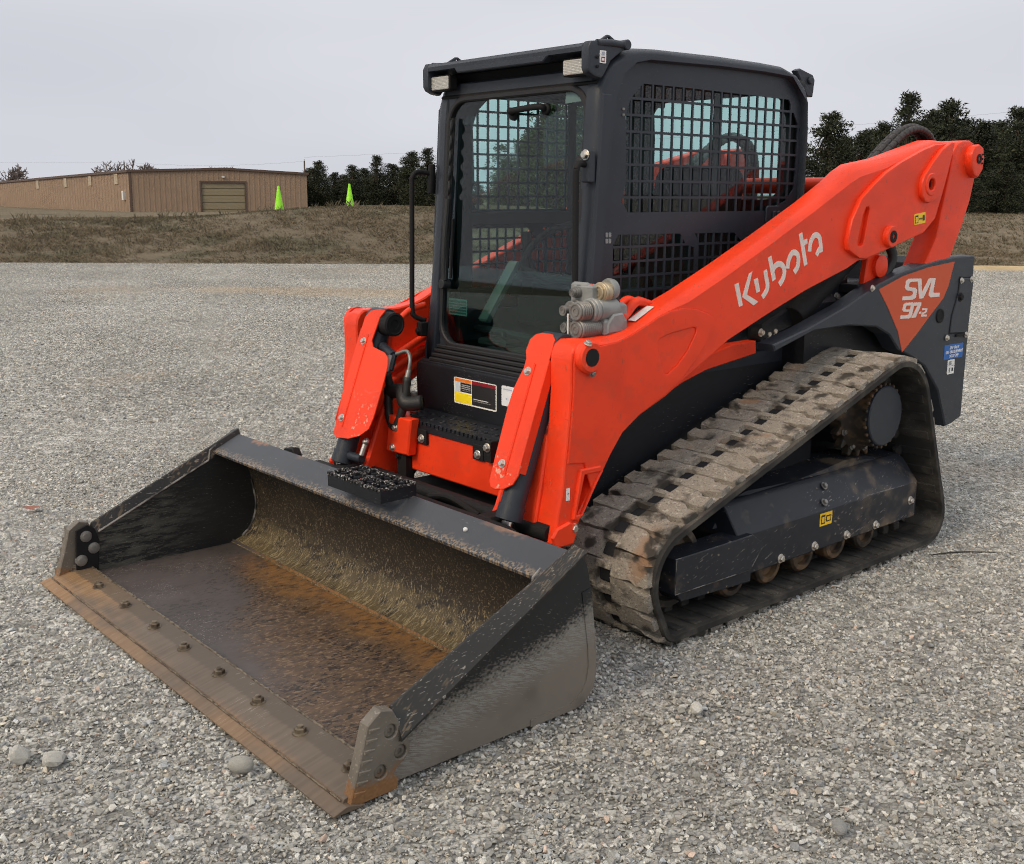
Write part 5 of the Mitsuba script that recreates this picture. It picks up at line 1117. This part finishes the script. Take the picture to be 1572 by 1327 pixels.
part('safety_bar', cat(tube([(-.1, -.30, 1.42), (.30, -.30, 1.36), (.47, -.28, 1.23), (.50, -.10, 1.18), (.50, .10, 1.18), (.47, .28, 1.23), (.30, .30, 1.36), (-.1, .30, 1.42)], .016, 10)), 'matte_black', True)
m = bx(-.012, .012, -.028, .028, -.15, .15, .006); m.apply_transform(trimesh.transformations.rotation_matrix(-.62, [0, 1, 0])); m.vertices += [.585, -.30, 1.115]
part('safety_bar__pad', m, 'bar_grey', 30)
part('foot_pedal', cat(bx(.62, .72, -.28, -.10, .90, .935, .01), tube([(.66, -.36, .96), (.69, -.20, .965), (.70, .05, .955), (.70, .20, .95)], .016, 8), uvsphere((.715, -.12, .958), .014), bx(.64, .74, -.20, .05, .885, .905, .004)), 'cab_plastic', 30)
part('inner_panel', cat(bx(.55, .74, -.40, -.375, .90, 1.13, .01), bx(.55, .74, .375, .40, .90, 1.13, .01)), 'red_reflector' if False else 'cab_plastic')
part('headliner', bx(-.40, .70, -.40, .40, 1.955, 1.985, .01), 'cab_plastic')

# ---- bucket
B_ = 'bucket'
YB = 1.033
IN_ = [(2.108, .021), (1.56, .018), (1.50, .022), (1.445, .040), (1.405, .075), (1.382, .120), (1.373, .168), (1.376, .22), (1.390, .287), (1.412, .36), (1.440, .455)]
bk = part('bucket', bx(1.28, 1.345, -.62, .62, .10, .44, .02), 'matte_black')
def strip(pts, t, y0, y1, c=.002):
    g = LineString(pts).buffer(t/2, cap_style=2, join_style=1); return py(np.array(g.exterior.coords)[:-1], y0, y1, c)
def sheet(pts, y0, y1, t, side=1):
    P = smooth_path(pts, 5); d = np.gradient(P, axis=0); d /= np.linalg.norm(d, axis=1, keepdims=True); n = np.column_stack([d[:, 1], -d[:, 0]])*side
    poly = np.vstack([P, (P+n*t)[::-1]]); return py(poly, y0, y1)
part('bucket__floor', sheet(IN_[:3], -YB, YB, .016, -1), 'bucket_floor', 30)
bm = sheet(IN_[2:], -YB, YB, .014, -1); part('bucket__back', bm, 'bucket_back', 40)
part('bucket__rim', py([(1.444, .496), (1.566, .4385), (1.562, .428), (1.545, .428), (1.425, .470), (1.41, .36), (1.395, .36), (1.405, .45), (1.43, .49)], -YB, YB, .0025), 'bucket_rim', 20)
SP = [(2.105, .0), (2.098, .165), (2.07, .180), (1.99, .217), (1.46, .456), (1.43, .470), (1.395, .470), (1.375, .43), (1.36, .367), (1.335, .153), (1.333, .09), (1.345, .045), (1.375, .012), (1.42, .0)]
def flange():
    """the flared lip along the top of a side plate, thick at the front"""
    V, F, n = [], [], 14
    for i in range(n):
        f = i/(n-1); x = 1.432+.655*f; t = .5155-.451*(x-1.435)
        V += [(x, YB-.001, t-.046), (x, YB+.001, t-.038), (x+.002, 1.047, t-.001), (x+.003, 1.053, t), (x+.004, 1.058, t-.002), (x, 1.100, t-.010-.064*f), (x, 1.099, t-.018-.064*f), (x, YB+.012, t-.052-.050*f)]
    for i in range(n-1):
        for k in range(8):
            l = (k+1) % 8; F += [(i*8+k, i*8+l, i*8+8+l), (i*8+k, i*8+8+l, i*8+8+k)]
    for k in range(1, 7): F += [(0, k+1, k), (n*8-8, n*8-8+k, n*8-8+k+1)]
    m = trimesh.Trimesh(np.array(V), np.array(F), process=False); m.fix_normals(); return m
CUT = [(2.140, .236), (2.104, .226), (2.078, .175), (2.051, .120), (2.052, .094), (2.070, .076), (2.093, .062), (2.102, .048), (2.088, .030), (2.093, .003), (2.250, .001), (2.238, .013), (2.206, .115), (2.181, .206)]
for s in (1, -1):
    M = (lambda m: m) if s > 0 else mirror
    g = solid(SP, YB, YB+.014, .002); m = to_axes(g, 'y')
    sk = part('bucket__side_plate', M(m), 'bucket_outside' if s > 0 else 'bucket_inside', 25)
    part('bucket__flange', M(flange()), 'bucket_flange', 15)
    # thin light edge of the side plate and a wear strip along the heel
    part('bucket__heel_strip', M(py([(1.362, .367), (1.337, .153), (1.335, .09), (1.347, .045), (1.378, .012), (1.42, -.002), (1.60, -.002), (1.60, .02), (1.44, .018), (1.40, .04), (1.376, .075), (1.368, .12), (1.372, .18), (1.40, .36)], YB+.013, YB+.017)), 'bucket_outside', 20)
    H = [circ(x, z, .0190, 20) for x, z in ((2.111, .169), (2.081, .103), (2.144, .068))]
    k = part('bucket__side_cutter', M(cat(py(CUT, YB+.014, 1.084, .003, H))), 'cutter_steel', 25)
    for x, z in ((2.111, .169), (2.081, .103), (2.144, .068)): part('bucket__cutter_bolt', M(lathe((x, 1.055, z), EYP, [(0, .018), (.020, .0175), (.022, .008), (.017, .007)], 20)), 'cutter_steel', 30)
    rb = []
    for i in range(7 if s > 0 else 5):
        z = .035+.026*i if s > 0 else .035+.040*i; xf = 2.232-(z-.013)*.30
        rb.append(place2(solid([(0, -.006), (-.030, -.0025), (-.034, .0015), (-.02, .004), (0, .006)], -.004, .0055, .002) if s > 0 else solid([(.004, -.010), (-.050, -.006), (-.054, .0), (-.04, .012), (.004, .016)], -.004, .020, .005), (xf, 1.083, z), EXP, EZP, EYP))
    part('bucket__cutter_rib', M(cat(*rb)), 'cutter_steel', 25)
    # worn weld beads: under the flange and down the corner with the back plate
    part('bucket__side_weld', M(cat(tube([(2.071, YB-.002, .184), (1.85, YB-.002, .284), (1.588, YB-.002, .402), (1.579, YB-.002, .445), (1.55, YB-.002, .464)], .0042, 6, False), tube([(q[0]+.004, YB-.003, q[1]) for q in smooth_path(IN_[3:9], 4)], .0045, 6, False))), 'worn_edge', 30)
    if s < 0:
        for x, z in ((2.122, .175), (2.094, .122), (2.146, .080)):
            part('bucket__bolt', mirror(cat(lathe((x, YB+.002, z), (0, -1, 0), [(0, .024), (.010, .023), (.012, .015), (.017, .015), (.018, .010)], 18))), 'coupler_steel', 25)
        part('bucket__gusset', mirror(py([(2.17, .03), (2.16, .205), (2.115, .222), (2.085, .20), (2.070, .15), (2.080, .03)], YB-.006, YB+.001, .002)), 'matte_black')
ED = [(2.107, .040), (2.112, .044), (2.182, .040), (2.246, .025), (2.249, .019), (2.252, .012), (2.20, .0), (2.107, .002)]
part('bucket__cutting_edge', py(ED, -1.07, 1.07, .001), 'edge_steel', 15)
part('bucket__cutting_edge', py([(2.243, .016), (2.252, .0165), (2.290, .004), (2.290, .0005), (2.20, .0002), (2.20, .004)], -1.094, 1.092, .001), 'edge_steel', 15)
wl = []
for i in range(240):
    y = -1.03+2.06*i/240; wl.append((2.107+R.normal()*.0012, y, .042+R.normal()*.0010))
part('bucket__weld', tube(wl, .0058, 6, False), 'rusty_bolt', 30)
wl = []
for i in range(260):
    y = -1.07+2.14*i/260; wl.append((2.2495+R.normal()*.0008, y, .0195+R.normal()*.0006))
part('bucket__weld', tube(wl, .0030, 5, False), 'rusty_bolt', 30)
for i, y in enumerate((-1.045, -.794, -.535, -.276, -.037, .219, .472, .717, .973)):
    m = cat(lathe((2.166, y, .040), EZP, [(0, .024), (.003, .023), (.004, .017)], 18), lathe((2.166, y, .043), EZP, [(0, .0175), (.011, .0175), (.014, .014)], 6), lathe((2.166, y, .054), EZP, [(0, .010), (.008, .009)], 12))
    part('bucket__bolt', m, 'rusty_bolt', 25)
# grip step on the rim
def foot_step():
    o = np.array([1.585, -.067, .535]); ex = np.array([1.580-1.587, .258+.067, 0.]); Lx = np.linalg.norm(ex); ex /= Lx; ey = np.array([-1, 0, 0.])
    w, dpt = Lx, .148; P = []
    P.append(place2(pz(rect(0, 0, w, .006), -.046, .0), o, ex, ey, EZP)); P.append(place2(pz(rect(0, dpt-.006, w, dpt), -.05, .0), o, ex, ey, EZP))
    for a in (0, w-.006): P.append(place2(pz(rect(a, .006, a+.006, dpt-.006), -.044, 0), o, ex, ey, EZP))
    tt = []
    for i in (1, 2, 3): P.append(place2(pz(rect(w*i/4-.007, .006, w*i/4+.007, dpt-.006), -.014, -.001), o, ex, ey, EZP))
    P.append(place2(pz(rect(.006, dpt*.5-.007, w-.006, dpt*.5+.007), -.015, -.002), o, ex, ey, EZP))
    rs = np.random.default_rng(5)
    def tooth(c): tt.append(place2(solid([(-.0055, -.0055), (.0055, -.0055), (.0055, .0055), (-.0055, .0055)], -.006, .006+rs.uniform(0, .005), .003), o+ex*c[0]+ey*c[1], ex, ey, EZP))
    for j in range(3):
        for i in range(20): tooth((w*(i+.5)/20, dpt*j/2*.96+.003+rs.normal()*.002))
    for i in range(5):
        for j in range(8): tooth((w*i/4*.98+.003+rs.normal()*.002, dpt*(j+.5)/8))
    for i in range(4):
        for j in range(2):
            for q in ((.2, .2), (.8, .2), (.2, .8), (.8, .8)): P.append(place2(pz(np.array([(0, .016), (.016, 0), (0, -.016), (-.016, 0)]), -.013, -.003), o+ex*w*(i+q[0])/4+ey*dpt*(j+q[1])/2, ex, ey, EZP))
    return cat(*P), cat(*tt)
a, t_ = foot_step()
part('bucket__foot_step', a, 'black_paint', False); part('bucket__foot_step_teeth', t_, 'worn_glint_teeth', 20, kind='stuff')
part('bucket__step_reflector', lathe((1.505, .03, .522), EZP, [(0, .022), (.006, .020)], 16), 'red_reflector')
part('bucket__stop_block', px([(-.705, .44), (-.70, .478), (-.68, .493), (-.615, .503), (-.595, .48), (-.59, .43)], 1.385, 1.42, .004), 'matte_black')
part('bucket__rim_stud', uvsphere((1.50, .62, .472), .008), 'white_metal', True)
labels[f'{L}__bucket'] = {'label': 'wide worn black bucket with rusty floor resting on the gravel'}
